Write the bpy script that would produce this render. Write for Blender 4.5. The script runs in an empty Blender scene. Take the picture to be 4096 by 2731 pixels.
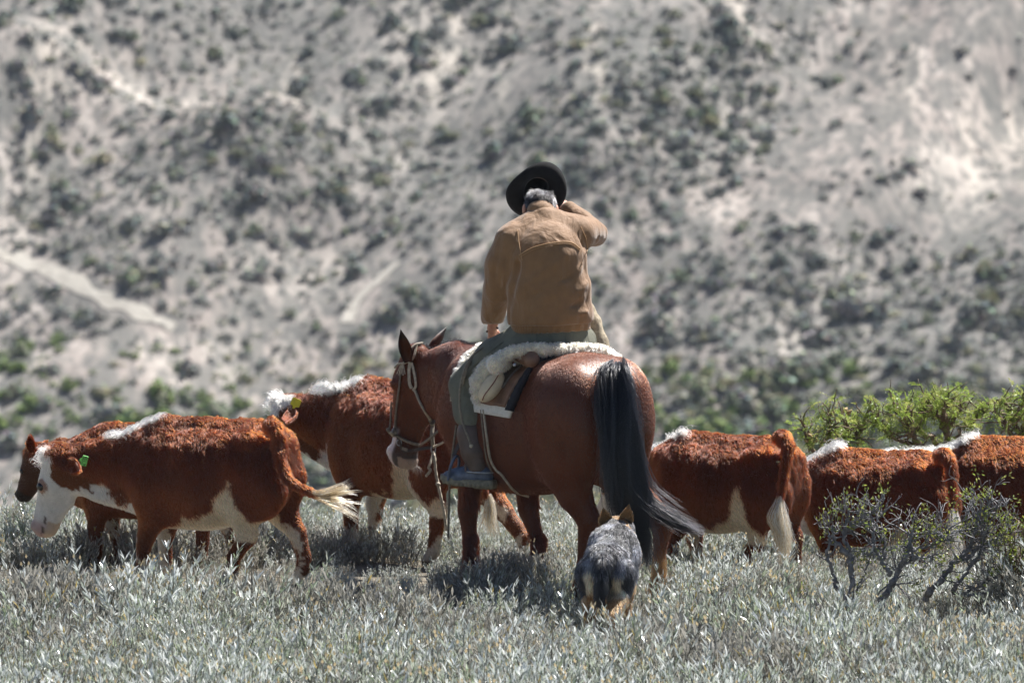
import bpy, math, random
import numpy as np
from mathutils import Vector, Matrix
from mathutils.bvhtree import BVHTree

rng = np.random.default_rng(7)
random.seed(7)
scene = bpy.context.scene
COL = scene.collection
R = math.radians

# ------------------------------------------------------------------ camera, sky, sun, exposure
PITCH = R(7.0); CAM = np.array([0.0, -40.0, 6.51]); FPX = 28000.0
cam_d = bpy.data.cameras.new('camera'); cam = bpy.data.objects.new('camera', cam_d); COL.objects.link(cam)
cam.location = CAM; cam.rotation_euler = (R(90)-PITCH, 0, 0)
cam_d.sensor_width = 36.0; cam_d.lens = FPX/4096*36.0
cam_d.clip_start = 1.0; cam_d.clip_end = 3000
cam_d.dof.use_dof = True; cam_d.dof.focus_distance = 40.6; cam_d.dof.aperture_fstop = 5.0
scene.camera = cam

SUN = Vector((0.40, 0.40, 0.83)).normalized()
world = bpy.data.worlds.new('World'); scene.world = world; world.use_nodes = True
wn = world.node_tree.nodes; wl = world.node_tree.links
sky_t = wn.new('ShaderNodeTexSky'); sky_t.sky_type = 'NISHITA'; sky_t.sun_disc = False
sky_t.sun_elevation = math.asin(SUN.z); sky_t.sun_rotation = math.atan2(SUN.x, SUN.y)
sky_t.altitude = 1800; sky_t.dust_density = 0.4; sky_t.air_density = 0.85
wn['Background'].inputs['Strength'].default_value = 0.050
wl.new(sky_t.outputs['Color'], wn['Background'].inputs['Color'])
sun_d = bpy.data.lights.new('sun', 'SUN'); sun_d.energy = 5.0; sun_d.angle = R(0.53); sun_d.color = (1.0, 0.97, 0.93)
sun = bpy.data.objects.new('sun', sun_d); COL.objects.link(sun)
sun.rotation_euler = SUN.to_track_quat('Z', 'Y').to_euler(); sun.location = (10, 5, 30)
vs = scene.view_settings
vs.view_transform = 'Standard'; vs.look = 'None'; vs.gamma = 1.0; vs.exposure = 1.22; vs.use_curve_mapping = False
scene.cycles.max_bounces = 8; scene.cycles.transmission_bounces = 8; scene.cycles.transparent_max_bounces = 8
scene.cycles.use_denoising = True

# ------------------------------------------------------------------ helpers: pixels to points, noise, meshes
def P(px, py, Y):
    """world point at depth Y seen at photo pixel (px, py)"""
    u = (px-2048.0)/FPX; v = (1365.5-py)/FPX
    d = np.array([u, math.cos(PITCH)+v*math.sin(PITCH), -math.sin(PITCH)+v*math.cos(PITCH)])
    return CAM + d*((Y-CAM[1])/d[1])
def PP(*pts): return np.array([P(*p) for p in pts])

def _hash(i, j, k, s):
    h = (i.astype(np.int64)*374761393 + j.astype(np.int64)*668265263 + k.astype(np.int64)*2147483647 + s*1274126177) & 0xffffffff
    h = ((h ^ (h >> 13))*1274126177) & 0xffffffff
    h = ((h ^ (h >> 16))*2246822519) & 0xffffffff
    return ((h ^ (h >> 15)) & 0xffffff)/float(0xffffff)
def vnoise(p, freq, seed=0):
    """value noise in -1..1 for points p (N,3)"""
    q = np.asarray(p, float)*freq
    f = np.floor(q); t = q-f; t = t*t*(3-2*t); i = f.astype(np.int64)
    r = 0
    for a in (0, 1):
        for b in (0, 1):
            for c in (0, 1):
                w = (t[:, 0] if a else 1-t[:, 0])*(t[:, 1] if b else 1-t[:, 1])*(t[:, 2] if c else 1-t[:, 2])
                r = r+w*_hash(i[:, 0]+a, i[:, 1]+b, i[:, 2]+c, seed)
    return r*2-1
def fbm(p, freq, seed=0, octv=3):
    return sum(vnoise(p, freq*2**o, seed+o*17)*0.5**o for o in range(octv))
def smooth(a, b, x):
    t = np.clip((x-a)/(b-a), 0, 1); return t*t*(3-2*t)
def catmull(pts, n):
    """n points along a Catmull-Rom curve through pts (K,D)"""
    p = np.asarray(pts, float)
    if len(p) == 2: return p[0]+(p[1]-p[0])*np.linspace(0, 1, n)[:, None]
    q = np.vstack([2*p[0]-p[1], p, 2*p[-1]-p[-2]])
    u = np.linspace(0, len(p)-1, n); i = np.minimum(u.astype(int), len(p)-2); t = (u-i)[:, None]
    a, b, c, d = q[i], q[i+1], q[i+2], q[i+3]
    return .5*((2*b)+(c-a)*t+(2*a-5*b+4*c-d)*t*t+(-a+3*b-3*c+d)*t**3)

def tag(o, label=None, cat=None, group=None, kind=None):
    if label: o['label'] = label
    if cat: o['category'] = cat
    if group: o['group'] = group
    if kind: o['kind'] = kind
    return o
def empty(name, loc=(0, 0, 0), rz=0.0):
    o = bpy.data.objects.new(name, None); COL.objects.link(o); o.location = loc; o.rotation_euler = (0, 0, rz); o.empty_display_size = .1
    return o
def link(name, data, parent=None):
    """link geometry given in world coordinates; parented objects keep their place"""
    o = bpy.data.objects.new(name, data); COL.objects.link(o)
    if parent is not None:
        o.parent = parent
        o.matrix_parent_inverse = world_of(parent).inverted()
    return o
def world_of(o):
    m = Matrix.LocRotScale(o.location, o.rotation_euler, o.scale)
    return world_of(o.parent) @ o.matrix_parent_inverse @ m if o.parent else m
def mesh_np(name, V, F, mat=None, smooth_shade=True, colors=None, mat_idx=None, mats=None):
    """mesh from numpy: V (N,3); F (M,k) or list of such arrays"""
    me = bpy.data.meshes.new(name)
    Fs = F if isinstance(F, list) else [F]
    Fs = [f for f in Fs if len(f)]
    me.vertices.add(len(V)); me.vertices.foreach_set('co', np.ascontiguousarray(V, dtype=np.float32).ravel())
    nl = sum(f.size for f in Fs); nf = sum(len(f) for f in Fs)
    me.loops.add(nl); me.polygons.add(nf)
    me.loops.foreach_set('vertex_index', np.concatenate([f.ravel() for f in Fs]).astype(np.int32))
    tot = np.concatenate([np.full(len(f), f.shape[1]) for f in Fs]); st = np.concatenate([[0], np.cumsum(tot)[:-1]])
    me.polygons.foreach_set('loop_start', st.astype(np.int32))
    me.polygons.foreach_set('use_smooth', np.full(nf, smooth_shade))
    for m in (mats or ([mat] if mat else [])): me.materials.append(m)
    if mat_idx is not None: me.polygons.foreach_set('material_index', np.asarray(mat_idx, dtype=np.int32))
    me.update(calc_edges=True); me.validate()
    if colors is not None:
        a = me.color_attributes.new('coat', 'FLOAT_COLOR', 'POINT')
        c = np.ones((len(V), 4), np.float32); c[:, :3] = colors
        a.data.foreach_set('color', c.ravel())
    return me

# ------------------------------------------------------------------ helpers: bodies grown from a distance field
class Field:
    def __init__(s, lo, hi, h):
        s.h = h; s.o = np.array(lo, float); s.n = np.ceil((np.array(hi)-s.o)/h).astype(int)+1
        s.F = np.full(s.n, 0.25, np.float32)
    def _box(s, lo, hi, m):
        a = np.maximum(((np.array(lo)-m-s.o)/s.h).astype(int), 0); b = np.minimum(((np.array(hi)+m-s.o)/s.h).astype(int)+2, s.n)
        if np.any(b <= a): return None
        ax = [s.o[i]+s.h*np.arange(a[i], b[i]) for i in range(3)]
        X, Y, Z = np.meshgrid(*ax, indexing='ij')
        return (slice(a[0], b[0]), slice(a[1], b[1]), slice(a[2], b[2])), np.stack([X, Y, Z], -1)
    def _add(s, sl, d, k):
        a = s.F[sl]; d = d.astype(np.float32)
        if k > 0:
            hh = np.maximum(k-np.abs(a-d), 0)/k; r = np.minimum(a, d)-hh*hh*k*.25
        else: r = np.minimum(a, d)
        s.F[sl] = np.minimum(r, .25)
    def tube(s, pts, rad, k=.04, L=None, flat=1.0, caps=True, m=.1):
        """tapered chain; rad scalar/list; L lateral axis with radius rad*flat along it"""
        pts = np.asarray(pts, float); n = len(pts); rad = np.broadcast_to(np.asarray(rad, float), (n,)); flat = np.broadcast_to(np.asarray(flat, float), (n,))
        rm = (rad*np.maximum(1, flat)).max()
        bx = s._box(pts.min(0)-rm, pts.max(0)+rm, m)
        if bx is None: return
        sl, G = bx; best = None
        for i in range(n-1):
            a, b = pts[i], pts[i+1]; ab = b-a; t = np.clip(((G-a)@ab)/max(ab@ab, 1e-12), 0, 1)
            d = G-a-t[..., None]*ab; r = rad[i]+t*(rad[i+1]-rad[i])
            if L is not None:
                lat = d@np.asarray(L); rest2 = np.maximum((d*d).sum(-1)-lat*lat, 0); fl = flat[i]+t*(flat[i+1]-flat[i])
                v = (np.sqrt((lat/(r*fl))**2+rest2/(r*r))-1)*r*np.minimum(fl, 1)
            else: v = np.sqrt((d*d).sum(-1))-r
            if best is None: best = v
            else:
                kk = .03; hh = np.maximum(kk-np.abs(best-v), 0)/kk; best = np.minimum(best, v)-hh*hh*kk*.12
        s._add(sl, best, k)
    def ell(s, c, r, k=.06, M=None, m=.1):
        c = np.asarray(c, float); r = np.asarray(r, float); rm = r.max()
        bx = s._box(c-rm, c+rm, m)
        if bx is None: return
        sl, G = bx; d = G-c
        if M is not None: d = d@np.asarray(M).T
        q = np.sqrt(((d/r)**2).sum(-1)); q2 = np.sqrt(((d/(r*r))**2).sum(-1))
        s._add(sl, q*(q-1)/np.maximum(q2, 1e-6), k)
    def loft(s, prof, fr, k=.03, ex=2.3):
        """trunk: prof rows (x, top, bottom, halfwidth) in frame fr=(origin, fwd, left)"""
        o, fw, lf = [np.asarray(a, float) for a in fr]; prof = np.asarray(prof, float)
        p = catmull(prof, 120); x = np.maximum.accumulate(p[:, 0]+np.arange(120)*1e-7)
        W = []
        for q in prof:
            for sg in (-1, 1): W += [o+fw*q[0]+lf*sg*q[3]+np.array([0, 0, q[1]]), o+fw*q[0]+lf*sg*q[3]+np.array([0, 0, q[2]])]
        W = np.array(W); bx = s._box(W.min(0), W.max(0), .1); sl, G = bx
        d = G-o; lx = d@fw; ly = d@lf; lz = d[..., 2]
        xc = np.clip(lx, x[0], x[-1])
        tp = np.interp(xc, x, p[:, 1]); bt = np.interp(xc, x, p[:, 2]); w = np.maximum(np.interp(xc, x, p[:, 3]), .01)
        zc = (tp+bt)/2; hh = np.maximum((tp-bt)/2, .01)
        q = (np.abs(ly/w)**ex+np.abs((lz-zc)/hh)**ex)**(1/ex)
        v = (q-1)*np.minimum(w, hh)*.85
        ox = lx-xc
        v = np.where(ox != 0, np.sqrt(np.maximum(v, 0)**2+ox**2)+np.minimum(v, 0)*0, v)
        s._add(sl, v, k)
    def ridge(s, a, b, rad, depth):
        """push the surface in (depth>0) or out along a line, a crease or a fold"""
        a = np.asarray(a, float); b = np.asarray(b, float)
        bx = s._box(np.minimum(a, b), np.maximum(a, b), rad*2.2)
        if bx is None: return
        sl, G = bx; ab = b-a; t = np.clip(((G-a)@ab)/(ab@ab), 0, 1); d = np.sqrt(((G-a-t[..., None]*ab)**2).sum(-1))
        s.F[sl] += (depth*np.exp(-(d/rad)**2)*np.sin(np.pi*np.clip(t*.9+.05, 0, 1))).astype(np.float32)
    def clip_z(s, z):
        zz = s.o[2]+s.h*np.arange(s.n[2]); s.F = np.maximum(s.F, (z-zz)[None, None, :].astype(np.float32))
    def cut(s, n, off):
        """keep the side where n.p < off"""
        ax = [s.o[i]+s.h*np.arange(s.n[i]) for i in range(3)]
        v = n[0]*ax[0][:, None, None]+n[1]*ax[1][None, :, None]+n[2]*ax[2][None, None, :]-off
        s.F = np.maximum(s.F, v.astype(np.float32))
    def shell(s, th): s.F = np.abs(s.F+th*.5)-th*.5
    def mesh(s, it=2):
        F = s.F; ins = F < 0
        n0, n1, n2 = F.shape
        c = np.zeros((n0-1, n1-1, n2-1), np.int8)
        for a in (0, 1):
            for b in (0, 1):
                for d in (0, 1): c += ins[a:n0-1+a, b:n1-1+b, d:n2-1+d]
        act = (c > 0) & (c < 8); I = np.argwhere(act); idx = np.full(act.shape, -1, np.int64); idx[act] = np.arange(len(I))
        cor = [(a, b, d) for a in (0, 1) for b in (0, 1) for d in (0, 1)]
        V = [F[I[:, 0]+a, I[:, 1]+b, I[:, 2]+d] for a, b, d in cor]
        acc = np.zeros((len(I), 3)); cnt = np.zeros(len(I))
        for e0 in range(8):
            for e1 in range(e0+1, 8):
                if sum(abs(cor[e0][q]-cor[e1][q]) for q in range(3)) != 1: continue
                m = (V[e0] < 0) != (V[e1] < 0)
                t = np.where(m, V[e0]/np.where(m, V[e0]-V[e1], 1), 0)
                p = np.array(cor[e0])+t[:, None]*(np.array(cor[e1])-np.array(cor[e0]))
                acc += p*m[:, None]; cnt += m
        P_ = s.o+s.h*(I+acc/np.maximum(cnt, 1)[:, None])
        Q = []
        for ax in range(3):
            sa = [slice(None)]*3; sb = [slice(None)]*3; sa[ax] = slice(0, -1); sb[ax] = slice(1, None)
            A = ins[tuple(sa)]; B = ins[tuple(sb)]; E = np.argwhere(A != B)
            o1, o2 = [(1, 2), (2, 0), (0, 1)][ax]
            ok = (E[:, o1] > 0) & (E[:, o2] > 0) & (E[:, o1] < F.shape[o1]-1) & (E[:, o2] < F.shape[o2]-1); E = E[ok]
            def cell(d1, d2):
                q = E.copy(); q[:, o1] -= d1; q[:, o2] -= d2; return idx[q[:, 0], q[:, 1], q[:, 2]]
            q = np.stack([cell(1, 1), cell(0, 1), cell(0, 0), cell(1, 0)], 1)
            fl = ~A[E[:, 0], E[:, 1], E[:, 2]]; q[fl] = q[fl][:, ::-1]; Q.append(q)
        Q = np.vstack(Q)
        for _ in range(it):
            e = np.vstack([Q[:, [0, 1]], Q[:, [1, 2]], Q[:, [2, 3]], Q[:, [3, 0]]])
            S = np.stack([np.bincount(e[:, 0], P_[e[:, 1], q], len(P_))+np.bincount(e[:, 1], P_[e[:, 0], q], len(P_)) for q in range(3)], 1)
            N = np.bincount(e.ravel(), minlength=len(P_))
            P_ = P_*.4+.6*S/np.maximum(N, 1)[:, None]
        return P_, Q
def vnormals(V, Q):
    a, b, c = V[Q[:, 0]], V[Q[:, 1]], V[Q[:, 2]]; n = np.cross(b-a, c-a)
    if Q.shape[1] == 4: n = n+np.cross(c-a, V[Q[:, 3]]-a)
    N = np.stack([sum(np.bincount(Q[:, j], n[:, q], len(V)) for j in range(Q.shape[1])) for q in range(3)], 1)
    return N/np.maximum(np.linalg.norm(N, axis=1), 1e-9)[:, None]

# ------------------------------------------------------------------ helpers: ropes, straps, hair
def tube_np(pts, rad, n=6, cap=True):
    p = np.asarray(pts, float); rad = np.broadcast_to(np.asarray(rad, float), (len(p),))
    t = np.gradient(p, axis=0); t /= np.maximum(np.linalg.norm(t, axis=1), 1e-9)[:, None]
    ref = np.array([0, 0, 1.0]) if abs(t[0][2]) < .9 else np.array([1.0, 0, 0])
    u = np.cross(t[0], ref); u /= np.linalg.norm(u); V = []
    for i in range(len(p)):
        u = u-t[i]*(u@t[i]); u /= max(np.linalg.norm(u), 1e-9); w = np.cross(t[i], u)
        a = np.arange(n)*2*np.pi/n
        V.append(p[i]+rad[i]*(np.cos(a)[:, None]*u+np.sin(a)[:, None]*w))
    V = np.vstack(V); F = []
    for i in range(len(p)-1):
        for j in range(n):
            F.append((i*n+j, i*n+(j+1) % n, (i+1)*n+(j+1) % n, (i+1)*n+j))
    F = np.array(F)
    T = []
    if cap:
        V = np.vstack([V, p[0], p[-1]]); e = len(V)
        for j in range(n):
            T.append((e-2, (j+1) % n, j)); T.append((e-1, (len(p)-1)*n+j, (len(p)-1)*n+(j+1) % n))
    return V, F, np.array(T).reshape(-1, 3)
class Soup:
    """collects pieces, builds one mesh"""
    def __init__(s): s.V = []; s.Q = []; s.T = []; s.n = 0; s.qm = []; s.tm = []
    def add(s, V, Q=None, T=None, m=0):
        s.V.append(np.asarray(V, float))
        if Q is not None and len(Q): s.Q.append(np.asarray(Q)+s.n); s.qm.append(np.full(len(Q), m))
        if T is not None and len(T): s.T.append(np.asarray(T)+s.n); s.tm.append(np.full(len(T), m))
        s.n += len(V)
    def tube(s, pts, rad, n=6, seg=None, m=0):
        p = catmull(pts, seg) if seg else pts
        r = rad
        if seg and not np.isscalar(rad): r = np.interp(np.linspace(0, 1, seg), np.linspace(0, 1, len(rad)), rad)
        V, Q, T = tube_np(p, r, n); s.add(V, Q, T, m)
    def build(s, name, mats, parent=None, smooth_shade=True):
        mats = mats if isinstance(mats, list) else [mats]
        F = ([np.vstack(s.Q)] if s.Q else [])+([np.vstack(s.T)] if s.T else [])
        mi = np.concatenate(s.qm+s.tm)
        return link(name, mesh_np(name, np.vstack(s.V), F, mats=mats, mat_idx=mi, smooth_shade=smooth_shade), parent)
def rope(name, pts, rad, mat, parent, n=8, seg=40, twist=0.0):
    s = Soup(); p = catmull(pts, seg)
    if twist:                                           # two or three laid strands
        t = np.gradient(p, axis=0); t /= np.linalg.norm(t, axis=1)[:, None]
        ref = np.array([0, 1.0, 0]); u = np.cross(t, ref); u /= np.maximum(np.linalg.norm(u, axis=1), 1e-6)[:, None]; w = np.cross(t, u)
        q = np.linspace(0, 1, seg)*twist*2*np.pi
        for k in range(3):
            a = q+k*2.094
            s.tube(p+rad*.5*(np.cos(a)[:, None]*u+np.sin(a)[:, None]*w), rad*.62, 6)
    else: s.tube(p, rad, n)
    return s.build(name, mat, parent)
def strap(name, pts, width, thick, mat, parent, normal, seg=24):
    """flat leather band along pts, facing normal"""
    p = catmull(pts, seg); n = np.broadcast_to(np.asarray(normal, float), p.shape) if np.ndim(normal) == 1 else catmull(normal, seg)
    t = np.gradient(p, axis=0); t /= np.linalg.norm(t, axis=1)[:, None]
    w = np.cross(t, n); w /= np.linalg.norm(w, axis=1)[:, None]; nn = np.cross(w, t)
    a = p+w*width/2+nn*thick/2; b = p-w*width/2+nn*thick/2; c = p-w*width/2-nn*thick/2; d = p+w*width/2-nn*thick/2
    V = np.stack([a, b, c, d], 1).reshape(-1, 3); Q = []
    for i in range(seg-1):
        for j in range(4): Q.append((i*4+j, i*4+(j+1) % 4, i*4+4+(j+1) % 4, i*4+4+j))
    Q += [(0, 1, 2, 3), (seg*4-1, seg*4-2, seg*4-3, seg*4-4)]
    return link(name, mesh_np(name, V, np.array(Q), mat, smooth_shade=False), parent)
def curves_obj(name, pts, rad, cols, mat, parent, kind='stuff'):
    """hair curves: pts (N,K,3), rad (N,) at the root, cols (N,3)"""
    N, K, _ = pts.shape
    hc = bpy.data.hair_curves.new(name); hc.add_curves([K]*N)
    hc.attributes['position'].data.foreach_set('vector', np.ascontiguousarray(pts, dtype=np.float32).ravel())
    ra = hc.attributes.get('radius') or hc.attributes.new('radius', 'FLOAT', 'POINT')
    pr = np.asarray(rad)[:, None]*np.array([1-.75*(j/(K-1))**1.6 for j in range(K)])[None]
    ra.data.foreach_set('value', pr.astype(np.float32).ravel())
    a = hc.attributes.new('coat', 'FLOAT_COLOR', 'CURVE'); c = np.ones((N, 4), np.float32); c[:, :3] = .8*np.clip(cols, 0, 1)**1.5          # strand colour deep inside the hair
    a.data.foreach_set('color', c.ravel())
    hc.materials.append(mat)
    o = link(name, hc, parent)
    if kind: o['kind'] = kind
    return o
def scatter(V, Q, n, dens=None, seed=1):
    g = np.random.default_rng(seed)
    T = np.vstack([Q[:, [0, 1, 2]], Q[:, [0, 2, 3]]]) if Q.shape[1] == 4 else Q
    a, b, c = V[T[:, 0]], V[T[:, 1]], V[T[:, 2]]; A = np.linalg.norm(np.cross(b-a, c-a), axis=1)
    if dens is not None: A = A*dens((a+b+c)/3)
    cs = np.cumsum(A); i = np.searchsorted(cs, g.random(n)*cs[-1]); i = np.minimum(i, len(T)-1)
    u = g.random(n); v = g.random(n); f = u+v > 1; u[f] = 1-u[f]; v[f] = 1-v[f]
    Pn = a[i]+u[:, None]*(b-a)[i]+v[:, None]*(c-a)[i]
    VN = vnormals(V, Q); Nn = VN[T[i, 0]]*(1-u-v)[:, None]+VN[T[i, 1]]*u[:, None]+VN[T[i, 2]]*v[:, None]
    return Pn, Nn/np.maximum(np.linalg.norm(Nn, axis=1), 1e-9)[:, None]
def unit(v): return v/np.maximum(np.linalg.norm(v, axis=-1, keepdims=True), 1e-9)
def fur(name, Pn, Nn, length, direc, cols, mat, parent, width=.0011, lift=.5, grav=.25, curl=.25, cfreq=22, K=6, seed=3, jit=.18, clump=None):
    """short or long coat: hairs leave the skin at Pn along Nn, lie down along direc, tuft together by coherent noise"""
    g = np.random.default_rng(seed); n = len(Pn); L = np.broadcast_to(np.asarray(length, float), (n,))*(1+.35*(g.random(n)-.5))
    D = direc-Nn*(direc*Nn).sum(1, keepdims=True); D = unit(D)
    c = np.stack([fbm(Pn, cfreq, seed+5*q, 2) for q in range(3)], 1)
    c = c-Nn*(c*Nn).sum(1, keepdims=True)*.6
    D = unit(D+c*curl*2+g.normal(0, .12, (n, 3)))
    out = np.empty((n, K, 3)); lf = np.broadcast_to(np.asarray(lift, float), (n,))[:, None]
    for j in range(K):
        t = j/(K-1); w = L[:, None]
        out[:, j] = Pn+w*(Nn*lf*(t-.45*t*t)*1.5+D*(t*(1-lf*.4))+np.array([0, 0, -grav])*t*t+c*curl*np.sin(t*3.0)*.6)
    cc = cols*(1+jit*g.normal(0, 1, (n, 1)))*(1+.05*g.normal(0, 1, (n, 3)))
    return curves_obj(name, out, np.full(n, width), np.clip(cc, .003, .95), mat, parent)

# ------------------------------------------------------------------ helpers: materials
def mat_new(name):
    m = bpy.data.materials.new(name); m.use_nodes = True
    return m, m.node_tree.nodes, m.node_tree.links, m.node_tree.nodes['Principled BSDF']
def simple(name, col, rough=.6, noise=0.0, nscale=40, bump=0.0, bscale=200, metal=0.0, spec=.5, sheen=0.0, var=None):
    m, n, l, b = mat_new(name)
    b.inputs['Base Color'].default_value = (*col, 1); b.inputs['Roughness'].default_value = rough
    b.inputs['Metallic'].default_value = metal; b.inputs['Specular IOR Level'].default_value = spec
    if sheen: b.inputs['Sheen Weight'].default_value = sheen
    tc = n.new('ShaderNodeTexCoord')
    if noise:
        t = n.new('ShaderNodeTexNoise'); t.inputs['Scale'].default_value = nscale; t.inputs['Detail'].default_value = 5
        r = n.new('ShaderNodeValToRGB'); c2 = var or tuple(min(1, c*(1+noise)) for c in col); c1 = tuple(c*(1-noise) for c in col)
        r.color_ramp.elements[0].position = .3; r.color_ramp.elements[1].position = .7
        r.color_ramp.elements[0].color = (*c1, 1); r.color_ramp.elements[1].color = (*c2, 1)
        l.new(tc.outputs['Object'], t.inputs['Vector']); l.new(t.outputs['Fac'], r.inputs['Fac']); l.new(r.outputs['Color'], b.inputs['Base Color'])
    if bump:
        t = n.new('ShaderNodeTexNoise'); t.inputs['Scale'].default_value = bscale; t.inputs['Detail'].default_value = 4
        bp = n.new('ShaderNodeBump'); bp.inputs['Strength'].default_value = bump; bp.inputs['Distance'].default_value = .01
        l.new(tc.outputs['Object'], t.inputs['Vector']); l.new(t.outputs['Fac'], bp.inputs['Height']); l.new(bp.outputs['Normal'], b.inputs['Normal'])
    return m
def coat_mat(name, rough=.45, spec=.4, noise=.25, nscale=60, bump=.2, bscale=260, stretch=(1, 1, 1), sheen=0.0, trans=0.0):
    """colour comes from the 'coat' attribute (the animal's own markings), broken by fine noise"""
    m, n, l, b = mat_new(name)
    at = n.new('ShaderNodeAttribute'); at.attribute_name = 'coat'
    tc = n.new('ShaderNodeTexCoord'); mp = n.new('ShaderNodeMapping'); mp.inputs['Scale'].default_value = stretch
    t = n.new('ShaderNodeTexNoise'); t.inputs['Scale'].default_value = nscale; t.inputs['Detail'].default_value = 5
    mr = n.new('ShaderNodeMapRange'); mr.inputs['To Min'].default_value = 1-noise; mr.inputs['To Max'].default_value = 1+noise
    mx = n.new('ShaderNodeVectorMath'); mx.operation = 'SCALE'
    l.new(tc.outputs['Object'], mp.inputs['Vector']); l.new(mp.outputs['Vector'], t.inputs['Vector']); l.new(t.outputs['Fac'], mr.inputs['Value'])
    l.new(at.outputs['Color'], mx.inputs[0]); l.new(mr.outputs['Result'], mx.inputs['Scale']); l.new(mx.outputs['Vector'], b.inputs['Base Color'])
    b.inputs['Roughness'].default_value = rough; b.inputs['Specular IOR Level'].default_value = spec
    if sheen: b.inputs['Sheen Weight'].default_value = sheen
    if bump:
        t2 = n.new('ShaderNodeTexNoise'); t2.inputs['Scale'].default_value = bscale; t2.inputs['Detail'].default_value = 3
        bp = n.new('ShaderNodeBump'); bp.inputs['Strength'].default_value = bump; bp.inputs['Distance'].default_value = .006
        l.new(mp.outputs['Vector'], t2.inputs['Vector']); l.new(t2.outputs['Fac'], bp.inputs['Height']); l.new(bp.outputs['Normal'], b.inputs['Normal'])
    return m
def hair_mat(name, rough=.35, radial=.5, coat=0.0):
    """hair that scatters light along and through the strand; colour from the 'coat' attribute"""
    m = bpy.data.materials.new(name); m.use_nodes = True; n, l = m.node_tree.nodes, m.node_tree.links; n.remove(n['Principled BSDF'])
    at = n.new('ShaderNodeAttribute'); at.attribute_name = 'coat'
    b = n.new('ShaderNodeBsdfHairPrincipled'); b.parametrization = 'COLOR'
    b.inputs['Roughness'].default_value = rough; b.inputs['Radial Roughness'].default_value = radial
    if 'Coat' in b.inputs: b.inputs['Coat'].default_value = coat
    l.new(at.outputs['Color'], b.inputs['Color']); l.new(b.outputs['BSDF'], n['Material Output'].inputs['Surface'])
    return m
# ------------------------------------------------------------------ the land: pasture, valley, far hillside
def ground_z(x, y):
    x = np.asarray(x, float); y = np.asarray(y, float)
    s = np.maximum(y-.6, 0); z = -.06*(np.sqrt(s*s+.16)-.4)
    t = np.maximum(y-3.3, 0); z = z-.115*(np.sqrt(t*t+.5)-.707)
    z = z-.16*smooth(1.0, 1.9, y)*smooth(1.0, 2.0, x)*(1-smooth(20, 60, y))
    q = np.stack([x, y, x*0], -1).reshape(-1, 3)
    return z+.02*vnoise(q, 1.1, 5).reshape(x.shape)*(1-smooth(0, 40, y)*.5)
VALLEY_Y = 290.0
VALLEY_Z = float(ground_z(np.array([0.0]), np.array([VALLEY_Y]))[0])
def hill_z(x, y):
    x = np.asarray(x, float); y = np.asarray(y, float)
    q = np.stack([x, y, x*0], -1).reshape(-1, 3)
    up = np.maximum(y-VALLEY_Y, 0)
    z = VALLEY_Z+.50*(np.sqrt(up*up+100)-10)
    a = np.minimum(up/40, 1)
    z = z+a*(3.2*vnoise(q, 1/34., 11)+1.5*vnoise(q, 1/13., 12)+.45*vnoise(q, 1/4.5, 13)).reshape(x.shape)
    w = vnoise(q, 1/22., 15).reshape(x.shape)*5+vnoise(q, 1/60., 16).reshape(x.shape)*9       # diagonal ridges and gullies, climbing to the right
    u = (x*.80-(y-VALLEY_Y)*.42+w)/13.0; f = u-np.floor(u); rg = np.where(f < .62, f/.62, (1-f)/.38); rg = rg*rg*(3-2*rg)
    z = z+a*smooth(4, 22, up)*2.1*(rg-.5)
    # a nearer spur rising to the right, another coming down from the left
    s = (373-y)+.62*(x+8); z = z+4.6*smooth(-5, 4, s)*smooth(-14, 6, x)
    s2 = (347-y)-.42*(x+27); z = z+2.6*smooth(-3, 3, s2)*smooth(0, -14, x)
    return z
def grid(fn, xs, ys):
    X, Y = np.meshgrid(xs, ys, indexing='ij'); Z = fn(X, Y); V = np.stack([X, Y, Z], -1).reshape(-1, 3)
    n, m = len(xs), len(ys); i, j = np.meshgrid(np.arange(n-1), np.arange(m-1), indexing='ij'); a = (i*m+j).ravel()
    return V, np.stack([a, a+m, a+m+1, a+1], 1)
def soil_mat(name, ramp, scales, stretch=(1, 1, 1), bump=.5):
    m, n, l, b = mat_new(name)
    tc = n.new('ShaderNodeTexCoord'); mp = n.new('ShaderNodeMapping'); mp.inputs['Scale'].default_value = stretch
    mp.inputs['Location'].default_value = (1.7, .6, .41); mp.inputs['Rotation'].default_value = (0, 0, .35); l.new(tc.outputs['Object'], mp.inputs['Vector'])
    fac = None
    for sc, det, wgt in scales:
        t = n.new('ShaderNodeTexNoise'); t.inputs['Scale'].default_value = sc; t.inputs['Detail'].default_value = det; t.inputs['Roughness'].default_value = .6
        l.new(mp.outputs['Vector'], t.inputs['Vector'])
        mu = n.new('ShaderNodeMath'); mu.operation = 'MULTIPLY_ADD'; mu.inputs[1].default_value = wgt
        l.new(t.outputs['Fac'], mu.inputs[0])
        if fac is None: mu.inputs[2].default_value = 0
        else: l.new(fac, mu.inputs[2])
        fac = mu.outputs[0]
    r = n.new('ShaderNodeValToRGB'); e = r.color_ramp.elements
    while len(e) < len(ramp): e.new(.5)
    for k, (p, c) in enumerate(ramp): e[k].position = p; e[k].color = (*c, 1)
    l.new(fac, r.inputs['Fac']); l.new(r.outputs['Color'], b.inputs['Base Color'])
    b.inputs['Roughness'].default_value = .95; b.inputs['Specular IOR Level'].default_value = .15
    bp = n.new('ShaderNodeBump'); bp.inputs['Strength'].default_value = bump; bp.inputs['Distance'].default_value = .3
    l.new(fac, bp.inputs['Height']); l.new(bp.outputs['Normal'], b.inputs['Normal'])
    return m
M_SOIL = soil_mat('pasture_soil', [(.3, (.10, .085, .065)), (.55, (.19, .165, .13)), (.75, (.30, .27, .22))], [(6, 6, .6), (40, 4, .4)], bump=.15)
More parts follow.
